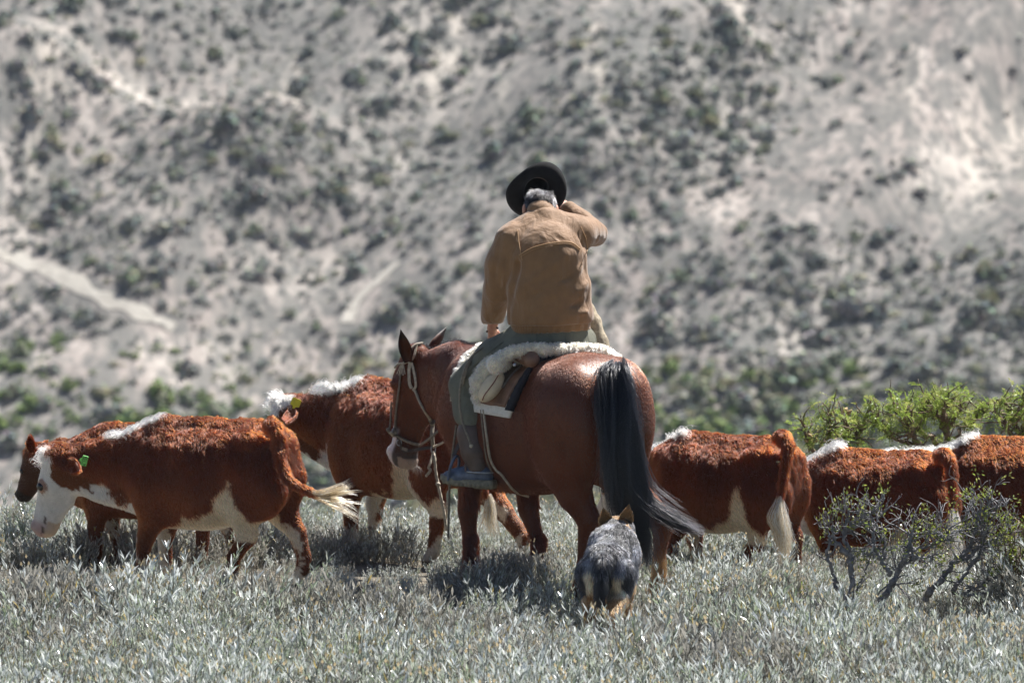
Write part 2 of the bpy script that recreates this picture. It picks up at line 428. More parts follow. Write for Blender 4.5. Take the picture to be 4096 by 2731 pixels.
M_HILL = soil_mat('hill_soil', [(.36, (.160, .142, .130)), (.46, (.24, .211, .191)), (.54, (.325, .284, .254)), (.64, (.51, .452, .405))],
                  [(.055, 5, .30), (.30, 6, .34), (1.25, 4, .36)], stretch=(1.0, .42, .3), bump=.2)
def mottle(m):
    """low tufts too small to pick apart, and runnels down the slope, over the hill soil"""
    n, l = m.node_tree.nodes, m.node_tree.links; b = n['Principled BSDF']; src = b.inputs['Base Color'].links[0].from_socket
    tc = n.new('ShaderNodeTexCoord')
    def layer(scale, stretch, lo, hi, col, amt, src, det=4, rot=0.0):
        mp = n.new('ShaderNodeMapping'); mp.inputs['Scale'].default_value = stretch; mp.inputs['Rotation'].default_value = (0, 0, rot); mp.inputs['Location'].default_value = (3.71*scale, 7.3+scale, .43); l.new(tc.outputs['Object'], mp.inputs['Vector'])
        t = n.new('ShaderNodeTexNoise'); t.inputs['Scale'].default_value = scale; t.inputs['Detail'].default_value = det; l.new(mp.outputs['Vector'], t.inputs['Vector'])
        r = n.new('ShaderNodeMapRange'); r.inputs['From Min'].default_value = lo; r.inputs['From Max'].default_value = hi; r.inputs['To Max'].default_value = amt; l.new(t.outputs['Fac'], r.inputs['Value'])
        x = n.new('ShaderNodeMix'); x.data_type = 'RGBA'; l.new(r.outputs['Result'], x.inputs[0]); l.new(src, x.inputs[6]); x.inputs[7].default_value = (*col, 1); return x.outputs[2]
    s_ = layer(.030, (1.0, .6, 0), .47, .62, (.17, .172, .16), .62, src, 3)
    s_ = layer(.35, (1.0, .16, 0), .52, .62, (.20, .195, .175), .55, s_, 4, .5)
    s_ = layer(.20, (1.0, .14, 0), .57, .63, (.57, .51, .435), .5, s_, 4, -.45)
    s_ = layer(.16, (.8, .5, 0), .56, .66, (.56, .51, .45), .4, s_)
    s_ = layer(.9, (1.0, .50, 0), .47, .57, (.135, .136, .125), .72, s_, 5, .7)
    s_ = layer(2.0, (1, .5, 0), .49, .60, (.105, .107, .102), .68, s_, 3, 1.1)
    l.new(s_, b.inputs['Base Color'])
mottle(M_HILL)
M_TRACK = soil_mat('sandy_track', [(.35, (.33, .305, .265)), (.65, (.47, .44, .385))], [(.8, 5, 1.0)])

xs = np.unique(np.concatenate([np.linspace(-600, -40, 30), np.linspace(-40, -7, 30), np.linspace(-7, 7, 90), np.linspace(7, 40, 30), np.linspace(40, 600, 30)]))
ys = np.unique(np.concatenate([np.linspace(-90, -8, 40), np.linspace(-8, 8, 90), np.linspace(8, 60, 40), np.linspace(60, VALLEY_Y+6, 50)]))
V, F = grid(ground_z, xs, ys)
tag(link('ground', mesh_np('ground', V, F, M_SOIL)), 'brown soil of the sloping pasture under the grey green scrub', 'ground', kind='structure')
xs = np.unique(np.concatenate([np.linspace(-700, -60, 50), np.linspace(-60, 60, 170), np.linspace(60, 700, 50)]))
ys = np.unique(np.concatenate([np.linspace(VALLEY_Y+4, 450, 190), np.linspace(450, 760, 60)]))
V, F = grid(hill_z, xs, ys)
V[np.isclose(V[:, 1], VALLEY_Y+4), 2] -= .4
tag(link('hillside', mesh_np('hillside', V, F, M_HILL)), 'pale dry hillside dotted with grey scrub, out of focus', 'hillside', kind='structure')

def on_hill(px, py):
    """where the view through a pixel meets the hillside"""
    px = np.asarray(px, float); py = np.asarray(py, float)
    lo = np.full(px.shape, VALLEY_Y-60.0); hi = np.full(px.shape, 900.0)
    ok = np.zeros(px.shape, bool); Yh = hi.copy(); prev = None
    for Y in np.arange(VALLEY_Y-10, 640, 1.0):
        u = (px-2048)/FPX; v = (1365.5-py)/FPX
        dy = math.cos(PITCH)+v*math.sin(PITCH); t = (Y+40)/dy
        x = u*t; z = CAM[2]+t*(-math.sin(PITCH)+v*math.cos(PITCH))
        hit = (z < hill_z(x, np.full_like(x, Y))) & ~ok
        Yh[hit] = Y-.5; ok |= hit
    u = (px-2048)/FPX; t = (Yh+40)/(math.cos(PITCH)+((1365.5-py)/FPX)*math.sin(PITCH))
    x = u*t
    return np.stack([x, Yh, hill_z(x, Yh)], -1)

TRACKS = []
def track(name, pix, w, label):
    c = catmull(on_hill([p[0] for p in pix], [p[1] for p in pix]), 30)
    TRACKS.append((c, w))
    t = np.gradient(c, axis=0)[:, :2]; t /= np.linalg.norm(t, axis=1)[:, None]; nrm = np.stack([-t[:, 1], t[:, 0]], 1)
    rows = []
    for k in range(5):
        q = c.copy(); off = (k/4-.5)*w*(1+.75*vnoise(c, 1.3, 3+k))+.25*vnoise(c, .5, 9); q[:, :2] += nrm*off[:, None]; q[:, 2] = hill_z(q[:, 0], q[:, 1])+.05; rows.append(q)
    V = np.stack(rows, 1).reshape(-1, 3); i, j = np.meshgrid(np.arange(29), np.arange(4), indexing='ij'); a = (i*5+j).ravel()
    tag(link(name, mesh_np(name, V, np.stack([a, a+1, a+6, a+5], 1), M_TRACK)), label, 'path', kind='structure')
track('sandy_path', [(-40, 1010), (150, 1065), (350, 1160), (520, 1230), (690, 1310)], .9, 'pale sandy path slanting down the hillside at the left')
track('sandy_gully', [(1395, 1275), (1450, 1190), (1520, 1110), (1600, 1035)], .6, 'narrow pale sandy gully rising to the right on the hillside')

# the air between: a thin even haze over everything up to the hilltop
hz = bpy.data.materials.new('thin_haze'); hz.use_nodes = True; hn = hz.node_tree.nodes; hn.remove(hn['Principled BSDF'])
pv = hn.new('ShaderNodeVolumePrincipled'); pv.inputs['Color'].default_value = (.80, .88, 1.0, 1); pv.inputs['Density'].default_value = .00009; pv.inputs['Anisotropy'].default_value = .1
hz.node_tree.links.new(pv.outputs['Volume'], hn['Material Output'].inputs['Volume'])
hx0 = np.array([-720., -100., VALLEY_Z-6]); hx1 = np.array([720., 780., float(hill_z(xs, np.full(len(xs), 760.)).max())+12])
V = np.array([[(hx0, hx1)[i][0], (hx0, hx1)[j][1], (hx0, hx1)[k][2]] for i in (0, 1) for j in (0, 1) for k in (0, 1)])
haze = link('haze', mesh_np('haze', V, np.array([[0, 1, 3, 2], [4, 6, 7, 5], [0, 4, 5, 1], [2, 3, 7, 6], [0, 2, 6, 4], [1, 5, 7, 3]]), hz, smooth_shade=False)); tag(haze, 'thin pale haze in the air over the valley', 'haze', kind='stuff')

# shrubs of the hillside
def bush_mesh(name, seed, col, n=220, spread=.5, tall=.72):
    g = np.random.default_rng(seed); V = []; C = []
    for k in range(n):
        a = g.random()*2*np.pi; e = np.arcsin(g.random()**.8); r = (.55+.5*g.random())
        lob = 1+.35*np.sin(a*3+seed)+.2*np.sin(a*5+seed*2)
        c = np.array([np.cos(a)*np.cos(e)*spread*lob, np.sin(a)*np.cos(e)*spread*lob, np.sin(e)*tall*(1+.25*np.sin(a*2+seed))])*r
        c[2] = max(c[2], .06)
        n_ = unit(c+g.normal(0, .45, 3)); u = unit(np.cross(n_, g.normal(0, 1, 3))); w = np.cross(n_, u); s = .045+.065*g.random()
        V += [c-u*s-w*s*.7, c+u*s-w*s*.8, c+u*s*.8+w*s, c-u*s*.7+w*s*.8]
        cc = np.array(col)*(.65+.8*g.random())*(1+.12*g.normal(0, 1, 3)); C += [cc]*4
    V = np.array(V); F = np.arange(len(V)).reshape(-1, 4)
    return V, F, np.clip(np.array(C), .01, .6)
M_BUSH = coat_mat('hill_shrub_leaf', rough=.8, spec=.2, noise=.3, nscale=2, bump=0)
KINDS = [(.17, .185, .175), (.22, .225, .21), (.28, .28, .265), (.24, .255, .18), (.20, .235, .165), (.27, .265, .16), (.155, .22, .065)]
BUSH = [bush_mesh('hill_shrub', 40+k, c) for k, c in enumerate(KINDS)]
BUSH_ME = [mesh_np('hill_shrub', v, f, M_BUSH, smooth_shade=False, colors=c) for v, f, c in BUSH]
NB = 24000
px = rng.uniform(-500, 4600, NB); py = rng.uniform(-260, 2120, NB)
hp = on_hill(px, py); hp[:, 1] += rng.uniform(-.6, .6, NB); hp[:, 2] = hill_z(hp[:, 0], hp[:, 1])
den = .40+.5*vnoise(hp, 1/9., 31)+.35*vnoise(hp*np.array([.5, 1.6, 1]), 1/5., 32)
den += .34*vnoise(np.stack([(hp[:, 0]*.80-(hp[:, 1]-VALLEY_Y)*.42)/5.5, hp[:, 1]/26, hp[:, 0]*0], 1), 1.0, 36)-.10*smooth(1200, 2600, px)*smooth(1300, 900, py)
den += .16*smooth(1500, 600, px)*smooth(900, 300, py)
den += .30*smooth(1450, 1750, py)+.45*vnoise(hp, 1/26., 35)-.12*smooth(1500, 2300, px)*smooth(1500, 1200, py)+.12*smooth(1300, 200, px)*smooth(1000, 100, py)
free = np.ones(NB, bool)
for tc_, w_ in TRACKS: free &= np.min(np.linalg.norm(hp[:, None, :2]-tc_[None, :, :2]*np.array([1, 1.0]), axis=2), 1) > w_*.5+.35
keep = (rng.random(NB) < np.clip(den, 0.03, .95)) & (hp[:, 1] < 600) & free; hp = hp[keep]; bpx = px[keep]; bpy_ = py[keep]; nb = len(hp)
size = rng.lognormal(-.62, .45, nb)*(1+.55*smooth(1400, 1750, bpy_))
size = np.clip(size*.70, .3, 1.7)
kind = rng.choice(6, nb, p=[.30, .27, .22, .11, .07, .03])
low = (bpy_ > 1450) & (rng.random(nb) < .75); kind[low] = rng.choice([3, 4, 5, 1], low.sum())
rotz = rng.random(nb)*2*np.pi; gl = (((bpx < 1000) & (bpy_ > 1380) & (rng.random(nb) < .55)) | ((bpx > 2500) & (bpx < 3500) & (bpy_ > 1480) & (rng.random(nb) < .3))) & (bpy_ < 1800); kind[gl] = 6
tallv = rng.uniform(.45, .95, nb)
view = (bpx > 0) & (bpx < 4096) & (bpy_ > 0) & (bpy_ < 1650)
pick = np.argsort(-np.where(view, size, 0))[:300]; single = np.zeros(nb, bool); single[pick] = True
TONE = ['dark grey green', 'grey green', 'pale grey', 'olive green', 'dull green', 'yellow green', 'fresh green']
def shrub_label(i):
    x, y = bpx[i], bpy_[i]; big = 'large' if size[i] > 1.3 else 'middling' if size[i] > .95 else 'small'
    row = 'along the top edge' if y < 250 else 'high on the hillside' if y < 600 else 'halfway up the hillside' if y < 1050 else 'low on the hillside' if y < 1400 else 'at the foot of the hill'
    col = 'at the far left' if x < 700 else 'left of the rider' if x < 1500 else 'behind the rider' if x < 2600 else 'right of the rider' if x < 3350 else 'at the far right'
    return '%s %s shrub %s, %s' % (big, TONE[kind[i]], row, col)
for i in np.nonzero(single)[0]:
    o = link('hill_shrub', BUSH_ME[kind[i]]); s = size[i]
    o.location = hp[i]-np.array([0, 0, .05]); o.rotation_euler = (0, 0, rotz[i]); o.scale = (s, s, s*tallv[i])
    tag(o, shrub_label(i), 'shrub', 'shrubs on the far hillside')
VV, FF, CC, nv = [], [], [], 0
for i in np.nonzero(~single)[0]:
    v, f, c = BUSH[kind[i]]; sel = slice(0, None)
    ca, sa = math.cos(rotz[i]), math.sin(rotz[i]); s = size[i]
    q = np.stack([(v[:, 0]*ca-v[:, 1]*sa)*s, (v[:, 0]*sa+v[:, 1]*ca)*s, v[:, 2]*s*tallv[i]], 1)+hp[i]-np.array([0, 0, .05])
    m4 = len(f)*4 if s > 1.0 else (len(f)//(2 if s > .6 else 4))*4
    VV.append(q[:m4]); FF.append(np.arange(m4).reshape(-1, 4)+nv); CC.append(c[:m4]); nv += m4
tag(link('hillside_scrub', mesh_np('hillside_scrub', np.vstack(VV), np.vstack(FF), M_BUSH, smooth_shade=False, colors=np.vstack(CC))),
    'mass of small grey scrub covering the far hillside', 'scrub', kind='stuff')

# ------------------------------------------------------------------ grey green meadow plants
def leaf_blades(base, dirn, length, width, g, bend=.25):
    """N narrow leaves, two quads each: (N*6,3) vertices"""
    n = len(base); side = unit(np.cross(dirn, g.normal(0, 1, (n, 3)))); nr = np.cross(side, dirn)
    L = length[:, None]; W = width[:, None]
    mid = base+dirn*L*.5+nr*L*bend*.12; tip = base+dirn*L-nr*L*bend*.25
    v = np.stack([base-side*W*.12, base+side*W*.12, mid+side*W*.5, mid-side*W*.5, tip+side*W*.1, tip-side*W*.1], 1)
    f = np.array([[0, 1, 2, 3], [3, 2, 4, 5]])
    return v.reshape(-1, 3), (np.arange(n)[:, None, None]*6+f[None]).reshape(-1, 4)
M_LEAF = coat_mat('meadow_leaf', rough=.27, spec=.8, noise=.12, nscale=30, bump=0)
def leaf_trans(m, amt):
    n, l = m.node_tree.nodes, m.node_tree.links
    at = [q for q in n if q.type == 'ATTRIBUTE'][0]; b = n['Principled BSDF']
    tr = n.new('ShaderNodeBsdfTranslucent'); l.new(at.outputs['Color'], tr.inputs['Color']); mx = n.new('ShaderNodeMixShader'); mx.inputs['Fac'].default_value = amt
    l.new(b.outputs['BSDF'], mx.inputs[1]); l.new(tr.outputs['BSDF'], mx.inputs[2]); l.new(mx.outputs['Shader'], n['Material Output'].inputs['Surface'])
leaf_trans(M_LEAF, .34)
def tuft(name, seed, stems=13, h=.32, rad=.085, leaves=15, pal=((.36, .40, .34), (.46, .49, .44), (.30, .33, .25)), ll=.023, stalks=0):
    g = np.random.default_rng(seed); S = Soup(); C = []
    stems = int(stems*1.2)
    for k in range(stems):
        a = g.random()*2*np.pi; r = rad*g.random()**.5; b = np.array([np.cos(a)*r, np.sin(a)*r, -.03])
        out = np.array([np.cos(a), np.sin(a), 0])*(.15+.35*g.random()); hh = h*.74*(.6+.55*g.random())
        if k < stalks: hh *= 1.35
        p = np.array([b, b+out*hh*.35+np.array([0, 0, hh*.5]), b+out*hh*.8+np.array([0, 0, hh])])+g.normal(0, .012, (3, 3)); p = catmull(p, 5)
        V, Q, T = tube_np(p, np.linspace(.0022, .0011, 5), 3, cap=False); S.add(V, Q); sc = np.array([.26, .25, .21])*(.5+.8*g.random()); C.append(np.tile(sc, (len(V), 1)))
        n = int(1.7*leaves*(.7+.6*g.random())); 
        if k < stalks: n = 4
        t = np.sort(g.random(n))**.75*.85+.15; u = t*4; i = np.minimum(u.astype(int), 3); bp = p[i]+(p[i+1]-p[i])*(u-i)[:, None]
        ax = unit(p[i+1]-p[i]); sd = unit(g.normal(0, 1, (n, 3))*np.array([1, 1, .3])); d = unit(ax*(.55+.5*g.random((n, 1)))+sd*(.55)+np.array([0, 0, .12]))
        L = ll*(.55+.9*g.random(n)); V, Q = leaf_blades(bp, d, L, L*(.13+.10*g.random(n)), g); S.add(V, Q)
        pc = np.array(pal)[g.integers(0, len(pal), n)]*(.75+.5*g.random((n, 1))); yl = g.random(n) < .035; pc[yl] = np.array([.42, .33, .12]); C.append(np.repeat(pc, 6, 0))
        if k < stalks:
            for q in range(3):
                e = p[-1]+g.normal(0, .012, 3); V = e+np.array([[-.004, 0, 0], [.004, 0, 0], [0, .004, .008], [0, -.004, -.006]]); S.add(V, [(0, 2, 1, 3)]); C.append(np.tile([.5, .40, .24], (4, 1)))
    me = mesh_np(name, np.vstack(S.V), np.vstack(S.Q), M_LEAF, smooth_shade=False, colors=np.vstack(C))
    return me
TCOL = bpy.data.collections.new('meadow_plant_kinds')
G1 = ((.56, .60, .56), (.78, .80, .78), (.40, .45, .37), (.64, .67, .64)); G2 = ((.34, .41, .26), (.50, .52, .43), (.42, .45, .37)); G3 = ((.33, .32, .28), (.44, .42, .37), (.25, .24, .21))
SPEC = [dict(stems=14, h=.30, leaves=16, pal=G1), dict(stems=16, h=.26, rad=.13, leaves=14, pal=G1), dict(stems=12, h=.36, leaves=17, pal=G2), dict(stems=13, h=.30, leaves=13, pal=G3, ll=.028),
        dict(stems=15, h=.33, leaves=18, pal=G1, ll=.028), dict(stems=9, h=.38, rad=.10, leaves=12, pal=G2, ll=.026), dict(stems=12, h=.27, leaves=10, pal=G3, stalks=5), dict(stems=11, h=.30, leaves=12, pal=G1, stalks=4)]
for k, sp in enumerate(SPEC):
    TCOL.objects.link(bpy.data.objects.new('meadow_plant_%d' % k, tuft('meadow_plant', 100+k, **sp)))
N = 14500
mx_ = rng.uniform(-5.2, 5.6, N); my_ = -6.5+14.2*rng.random(N)**1.0; mz = ground_z(mx_, my_)
mp_ = np.stack([mx_, my_, mz], 1)
dn = .72+.60*vnoise(mp_, 1.6, 61); keep = rng.random(N) < np.clip(dn, .25, 1); mp_ = mp_[keep]; N = len(mp_)
tallp = np.exp(-((mp_[:, 0]-.02)/.42)**2-((mp_[:, 1]-.35)/.5)**2)*.75+.34*smooth(-.2, -1.4, mp_[:, 1])+.95*smooth(.2, .6, vnoise(mp_, .85, 77))*smooth(.7, -.1, mp_[:, 1])+.4*np.exp(-((mp_[:, 0]-1.3)/.5)**2-((mp_[:, 1]-.2)/.4)**2)
lowp = smooth(-.9, .2, mp_[:, 1])*smooth(2.6, 1.8, mp_[:, 1])*(1-.35*smooth(.6, 1.2, mp_[:, 0]))*.36
lowp = np.maximum(lowp, .74*np.exp(-((mp_[:, 0]-.52)/.34)**2-((mp_[:, 1]+1.45)/.5)**2))
calfz = smooth(-.1, -.6, mp_[:, 0])*smooth(-1.0, -.45, mp_[:, 1])*smooth(2.3, 1.8, mp_[:, 1]); lowp = np.maximum(lowp, .50*calfz); lowp = np.maximum(lowp, .68*calfz*smooth(.1, .35, mp_[:, 1])); tallp = tallp*(1-calfz)
dogz = np.exp(-((mp_[:, 0]-.52)/.34)**2-((mp_[:, 1]+1.45)/.5)**2); shz = np.exp(-((mp_[:, 0]-2.25)/.75)**4-((mp_[:, 1]+1.15)/.42)**2); tallp = tallp*(1-dogz)*(1-shz); lowp = np.maximum(lowp, .62*shz)
scl = np.clip((.92+.45*vnoise(mp_, .9, 62)+.2*rng.normal(0, 1, N))*(1-lowp)+tallp, .32, 2.0)
knd = rng.choice(8, N, p=[.19, .19, .12, .12, .15, .07, .08, .08]); dk = vnoise(mp_, 1.2, 63) > .28; knd[dk & (rng.random(N) < .6)] = 3
me = bpy.data.meshes.new('meadow'); me.vertices.add(N); me.vertices.foreach_set('co', mp_.astype(np.float32).ravel())
for nm, ty, dat in (('scl', 'FLOAT', scl), ('kindex', 'INT', knd)):
    a = me.attributes.new(nm, ty, 'POINT'); a.data.foreach_set('value', np.asarray(dat, np.float32 if ty == 'FLOAT' else np.int32))
a = me.attributes.new('rot', 'FLOAT_VECTOR', 'POINT'); rv = np.stack([rng.normal(0, .12, N), rng.normal(.05, .12, N), rng.random(N)*6.283], 1); a.data.foreach_set('vector', rv.astype(np.float32).ravel())
meadow = tag(link('meadow', me), 'silvery grey green low scrub carpeting the pasture', 'meadow plants', kind='stuff')
ng = bpy.data.node_groups.new('meadow_scatter', 'GeometryNodeTree')
ng.interface.new_socket('Geometry', in_out='INPUT', socket_type='NodeSocketGeometry'); ng.interface.new_socket('Geometry', in_out='OUTPUT', socket_type='NodeSocketGeometry')
gi = ng.nodes.new('NodeGroupInput'); go = ng.nodes.new('NodeGroupOutput'); ip = ng.nodes.new('GeometryNodeInstanceOnPoints'); ci = ng.nodes.new('GeometryNodeCollectionInfo')
ci.inputs['Collection'].default_value = TCOL; ci.inputs['Separate Children'].default_value = True; ci.inputs['Reset Children'].default_value = True
def named(nm, ty):
    q = ng.nodes.new('GeometryNodeInputNamedAttribute'); q.data_type = ty; q.inputs['Name'].default_value = nm; return q.outputs['Attribute']
e2r = ng.nodes.new('FunctionNodeEulerToRotation')
ng.links.new(named('rot', 'FLOAT_VECTOR'), e2r.inputs[0]); ng.links.new(e2r.outputs[0], ip.inputs['Rotation'])
ng.links.new(named('scl', 'FLOAT'), ip.inputs['Scale']); ng.links.new(named('kindex', 'INT'), ip.inputs['Instance Index'])
ip.inputs['Pick Instance'].default_value = True
ng.links.new(gi.outputs[0], ip.inputs['Points']); ng.links.new(ci.outputs[0], ip.inputs['Instance']); ng.links.new(ip.outputs[0], go.inputs[0])
md = meadow.modifiers.new('scatter', 'NODES'); md.node_group = ng
# ------------------------------------------------------------------ animals: shared parts
M_COW = coat_mat('cow_skin', rough=.6, spec=.25, noise=.3, nscale=30, bump=.35, bscale=120)
M_FUR = hair_mat('cow_hair', .38, .55)
M_EYE = simple('eye', (.012, .008, .006), rough=.06, spec=.6)
M_TAGG = simple('ear_tag_green', (.16, .55, .10), rough=.4, noise=.12, nscale=60)
M_TAGY = simple('ear_tag_yellow', (.70, .62, .02), rough=.4, noise=.12, nscale=60)
M_INK = simple('tag_ink', (.02, .02, .02), rough=.6)
RED = np.array([.222, .060, .0105]); WHITE = np.array([.74, .70, .64]); CREAM = np.array([.74, .59, .41]); DARK = np.array([.05, .022, .012])

def sphere_np(c, r, n=12, sc=(1, 1, 1)):
    V = []; F = []
    for i in range(n+1):
        th = np.pi*i/n
        for j in range(n*2):
            ph = np.pi*j/n; V.append((np.sin(th)*np.cos(ph)*sc[0]*r, np.sin(th)*np.sin(ph)*sc[1]*r, np.cos(th)*sc[2]*r))
    for i in range(n):
        for j in range(n*2):
            a = i*n*2+j; b = i*n*2+(j+1) % (n*2); F.append((a, a+n*2, b+n*2, b))
    return np.array(V)+np.asarray(c), np.array(F)
def ear_np(base, tip, width, face, cup=.35, n=9, thick=.006):
    """a leaf-shaped cupped ear from base to tip, open towards face"""
    base = np.asarray(base, float); tip = np.asarray(tip, float); ax = unit(tip-base); L = np.linalg.norm(tip-base)
    f = np.asarray(face, float); f = unit(f-ax*(f@ax)); s = np.cross(ax, f); V = []; m = 7
    for layer in (0, 1):
        for i in range(n):
            t = i/(n-1); w = width*(np.sin(np.pi*min(t*.78+.14, 1))**.8)*(1-t**4*.95)+.001
            for j in range(m):
                u = j/(m-1)*2-1
                V.append(base+ax*L*t+s*u*w*.5-f*(cup*w*(1-u*u)*(1-.5*t))-f*(thick*layer)*(1-abs(u)**3)*(1-t**3)+f*L*.08*t*t)
    F = []
    for i in range(n-1):
        for j in range(m-1):
            a = i*m+j; F.append((a, a+1, a+m+1, a+m)); b = a+n*m; F.append((b, b+m, b+m+1, b+1))
    for i in range(n-1):
        for j in (0, m-1):
            a = i*m+j; b = a+n*m; F.append((a, a+m, b+m, b) if j == 0 else (a, b, b+m, a+m))
    for j in range(m-1): a = (n-1)*m+j; b = a+n*m; F.append((a, a+1, b+1, b))
    return np.array(V), np.array(F)

COW_PROF = [(-.03, .84, .70, .045), (.0, .93, .58, .12), (.08, .985, .47, .185), (.20, 1.0, .435, .215), (.34, .985, .385, .245), (.50, .972, .35, .262),
            (.66, .972, .345, .245), (.80, .985, .35, .205), (.90, .96, .39, .165), (1.0, .89, .46, .115), (1.05, .82, .55, .055)]
def text_obj(name, body, size, loc, xdir, up, mat, parent, extrude=.0006):
    fc = bpy.data.curves.new(name, 'FONT'); fc.body = body; fc.size = size; fc.align_x = 'CENTER'; fc.align_y = 'CENTER'; fc.extrude = extrude
    x = unit(np.asarray(xdir, float)); u = np.asarray(up, float); u = unit(u-x*(u@x)); z = np.cross(x, u)
    M = Matrix(((x[0], u[0], z[0], loc[0]), (x[1], u[1], z[1], loc[1]), (x[2], u[2], z[2], loc[2]), (0, 0, 0, 1)))
    tmp = bpy.data.objects.new('tmp', fc); COL.objects.link(tmp)
    me = bpy.data.meshes.new_from_object(tmp.evaluated_get(bpy.context.evaluated_depsgraph_get())); bpy.data.objects.remove(tmp)
    me.name = name; me.transform(M); me.materials.clear(); me.materials.append(mat)
    return link(name, me, parent)

class Cow:
    def __init__(s, head, base, H, width=1.0):
        s.A = R(head); s.f = np.array([math.cos(s.A), math.sin(s.A), 0]); s.l = np.array([-math.sin(s.A), math.cos(s.A), 0])
        s.H = H; s.o = np.array([base[0], base[1], float(ground_z(np.array([base[0]]), np.array([base[1]]))[0])]); s.w = width
    def W(s, x, y, z): return s.o+s.H*(s.f*x+s.l*y)+np.array([0, 0, z*s.H])
    def loc(s, Pn):
        d = Pn-s.o; return np.stack([d@s.f, d@s.l, d[:, 2]], 1)/s.H
    def foot_x(s, px, py, side):
        """local x of a hoof whose picture column is px, for a leg on that side"""
        best = min(np.linspace(-.5, 1.5, 401), key=lambda x: abs(s.col(s.W(x, side*.12, .05))-px)); return best
    def col(s, p):
        d = p-CAM; return 2048+FPX*d[0]/(d[1]*math.cos(PITCH)-d[2]*math.sin(PITCH))

def cow_body(c, poll, muzzle, feet, h=.015, neck_r=(.20, .15, .115), head_r=1.0, legs_bend=None, ear_pts=None, lat_head=None):
    """feet: local x of (hind left, hind right, fore left, fore right)"""
    H = c.H; fr = (c.o, c.f, c.l)
    prof = [(a*H, b*H, d*H, w*H*c.w) for a, b, d, w in COW_PROF]
    ext = np.array([c.W(-.25, 0, 0), c.W(1.2, 0, 1.1), poll, muzzle, c.W(0, .3, 0), c.W(0, -.3, 0), c.W(1, .3, 0), c.W(1, -.3, 0)])
    F = Field(ext.min(0)-.2*H, ext.max(0)+.2*H, h)
    F.loft(prof, fr, k=0)
    for sd in (-1, 1):
        F.ell(c.W(.20, sd*.155*c.w, .93), np.array([.07, .045, .04])*H, k=.05, M=np.stack([c.f, c.l, [0, 0, 1]]))        # hook bones
        F.ell(c.W(.03, sd*.09, .88), np.array([.05, .04, .05])*H, k=.05, M=np.stack([c.f, c.l, [0, 0, 1]]))               # pin bones
        F.ell(c.W(.10, sd*.135*c.w, .66), np.array([.15, .085, .22])*H, k=.06, M=np.stack([c.f, c.l, [0, 0, 1]]))
        F.ell(c.W(.84, sd*.14*c.w, .64), np.array([.12, .075, .24])*H, k=.06, M=np.stack([c.f, c.l, [0, 0, 1]]))
    F.tube([c.W(.80, 0, .98), c.W(.2, 0, .985), c.W(.02, 0, .93)], [.035*H, .03*H, .03*H], k=.08)                          # spine
    for (x, sd, hind) in ((feet[0], 1, 1), (feet[1], -1, 1), (feet[2], 1, 0), (feet[3], -1, 0)):
        if hind:
            y = sd*.115; hk = .5*(x+.0)-.02
            F.tube([c.W(.11, sd*.13, .62), c.W(.16+.3*(x-.1), sd*.14, .50), c.W(.06+.62*(x-.06)-.03, y, .335), c.W(x-.045, y, .20), c.W(x-.03, y, .10), c.W(x+.02, y, .03)],
                   np.array([.13, .105, .058, .041, .040, .046])*H, k=.05, L=c.l, flat=[.75, .75, .75, .85, .95, .95])
        else:
            y = sd*.11
            F.tube([c.W(.84, sd*.13, .58), c.W(.82+.15*(x-.83), sd*.125, .43), c.W(.84+.55*(x-.83), y, .275), c.W(.83+.85*(x-.83), y, .17), c.W(x-.01, y, .09), c.W(x+.03, y, .03)],
                   np.array([.115, .075, .052, .040, .038, .046])*H, k=.05, L=c.l, flat=[.75, .8, .9, .95, 1, 1])
    poll = np.asarray(poll); muzzle = np.asarray(muzzle); hd = muzzle-poll; hl = np.linalg.norm(hd); hd = hd/hl
    lat = unit(np.cross([0, 0, 1.0], hd)) if lat_head is None else np.asarray(lat_head, float)
    lat = unit(lat-hd*(lat@hd)); up = np.cross(hd, lat)                      # up = brow direction
    nb = c.W(.90, 0, .72); mid = (nb*.5+poll*.5)+np.array([0, 0, -.01*H])
    F.tube([nb, mid, poll-up*.04*H+hd*.03*H], np.array(neck_r)*H, k=.07, L=lat, flat=[.66, .68, .75])
    F.tube([c.W(1.0, 0, .50), (c.W(1.0, 0, .5)*.5+poll*.5)-np.array([0, 0, .10*H]), poll-up*.10*H+hd*.12*H], np.array([.07, .045, .045])*H, k=.08)
    r = hl*head_r
    F.tube([poll+hd*.06*r-up*.03*r, poll+hd*.38*r-up*.03*r, poll+hd*.72*r-up*.035*r, poll+hd*.93*r-up*.045*r], np.array([.215, .205, .155, .150])*r, k=.03, L=lat, flat=[.95, .9, .82, 1.0])
    F.tube([poll+hd*.22*r-up*.20*r, poll+hd*.50*r-up*.21*r, poll+hd*.90*r-up*.13*r], np.array([.14, .12, .075])*r, k=.05, L=lat, flat=[.8, .7, .8])
    F.ell(poll+up*.03*r, np.array([.13, .14, .13])*r, k=.05)
    for sd in (-1, 1):
        F.ell(poll+hd*.37*r+lat*sd*.165*r+up*.075*r, np.array([.065]*3)*r, k=.03)
        F.ell(poll+hd*.95*r+lat*sd*.075*r+up*.05*r, np.array([.065]*3)*r, k=.02)
        F.ridge(poll+hd*.99*r+lat*sd*.10*r+up*.075*r, poll+hd*1.05*r+lat*sd*.075*r+up*.04*r, .013, .016)
        F.ridge(poll+hd*1.08*r+lat*sd*.05*r-up*.075*r, poll+hd*.78*r+lat*sd*.13*r-up*.075*r, .011, .013)
        F.ridge(poll+hd*.52*r+lat*sd*.15*r-up*.02*r, poll+hd*.80*r+lat*sd*.12*r+up*.02*r, .02, .008)
        F.ridge(poll+hd*.40*r+lat*sd*.19*r+up*.12*r, poll+hd*.36*r+lat*sd*.19*r+up*.03*r, .012, .008)
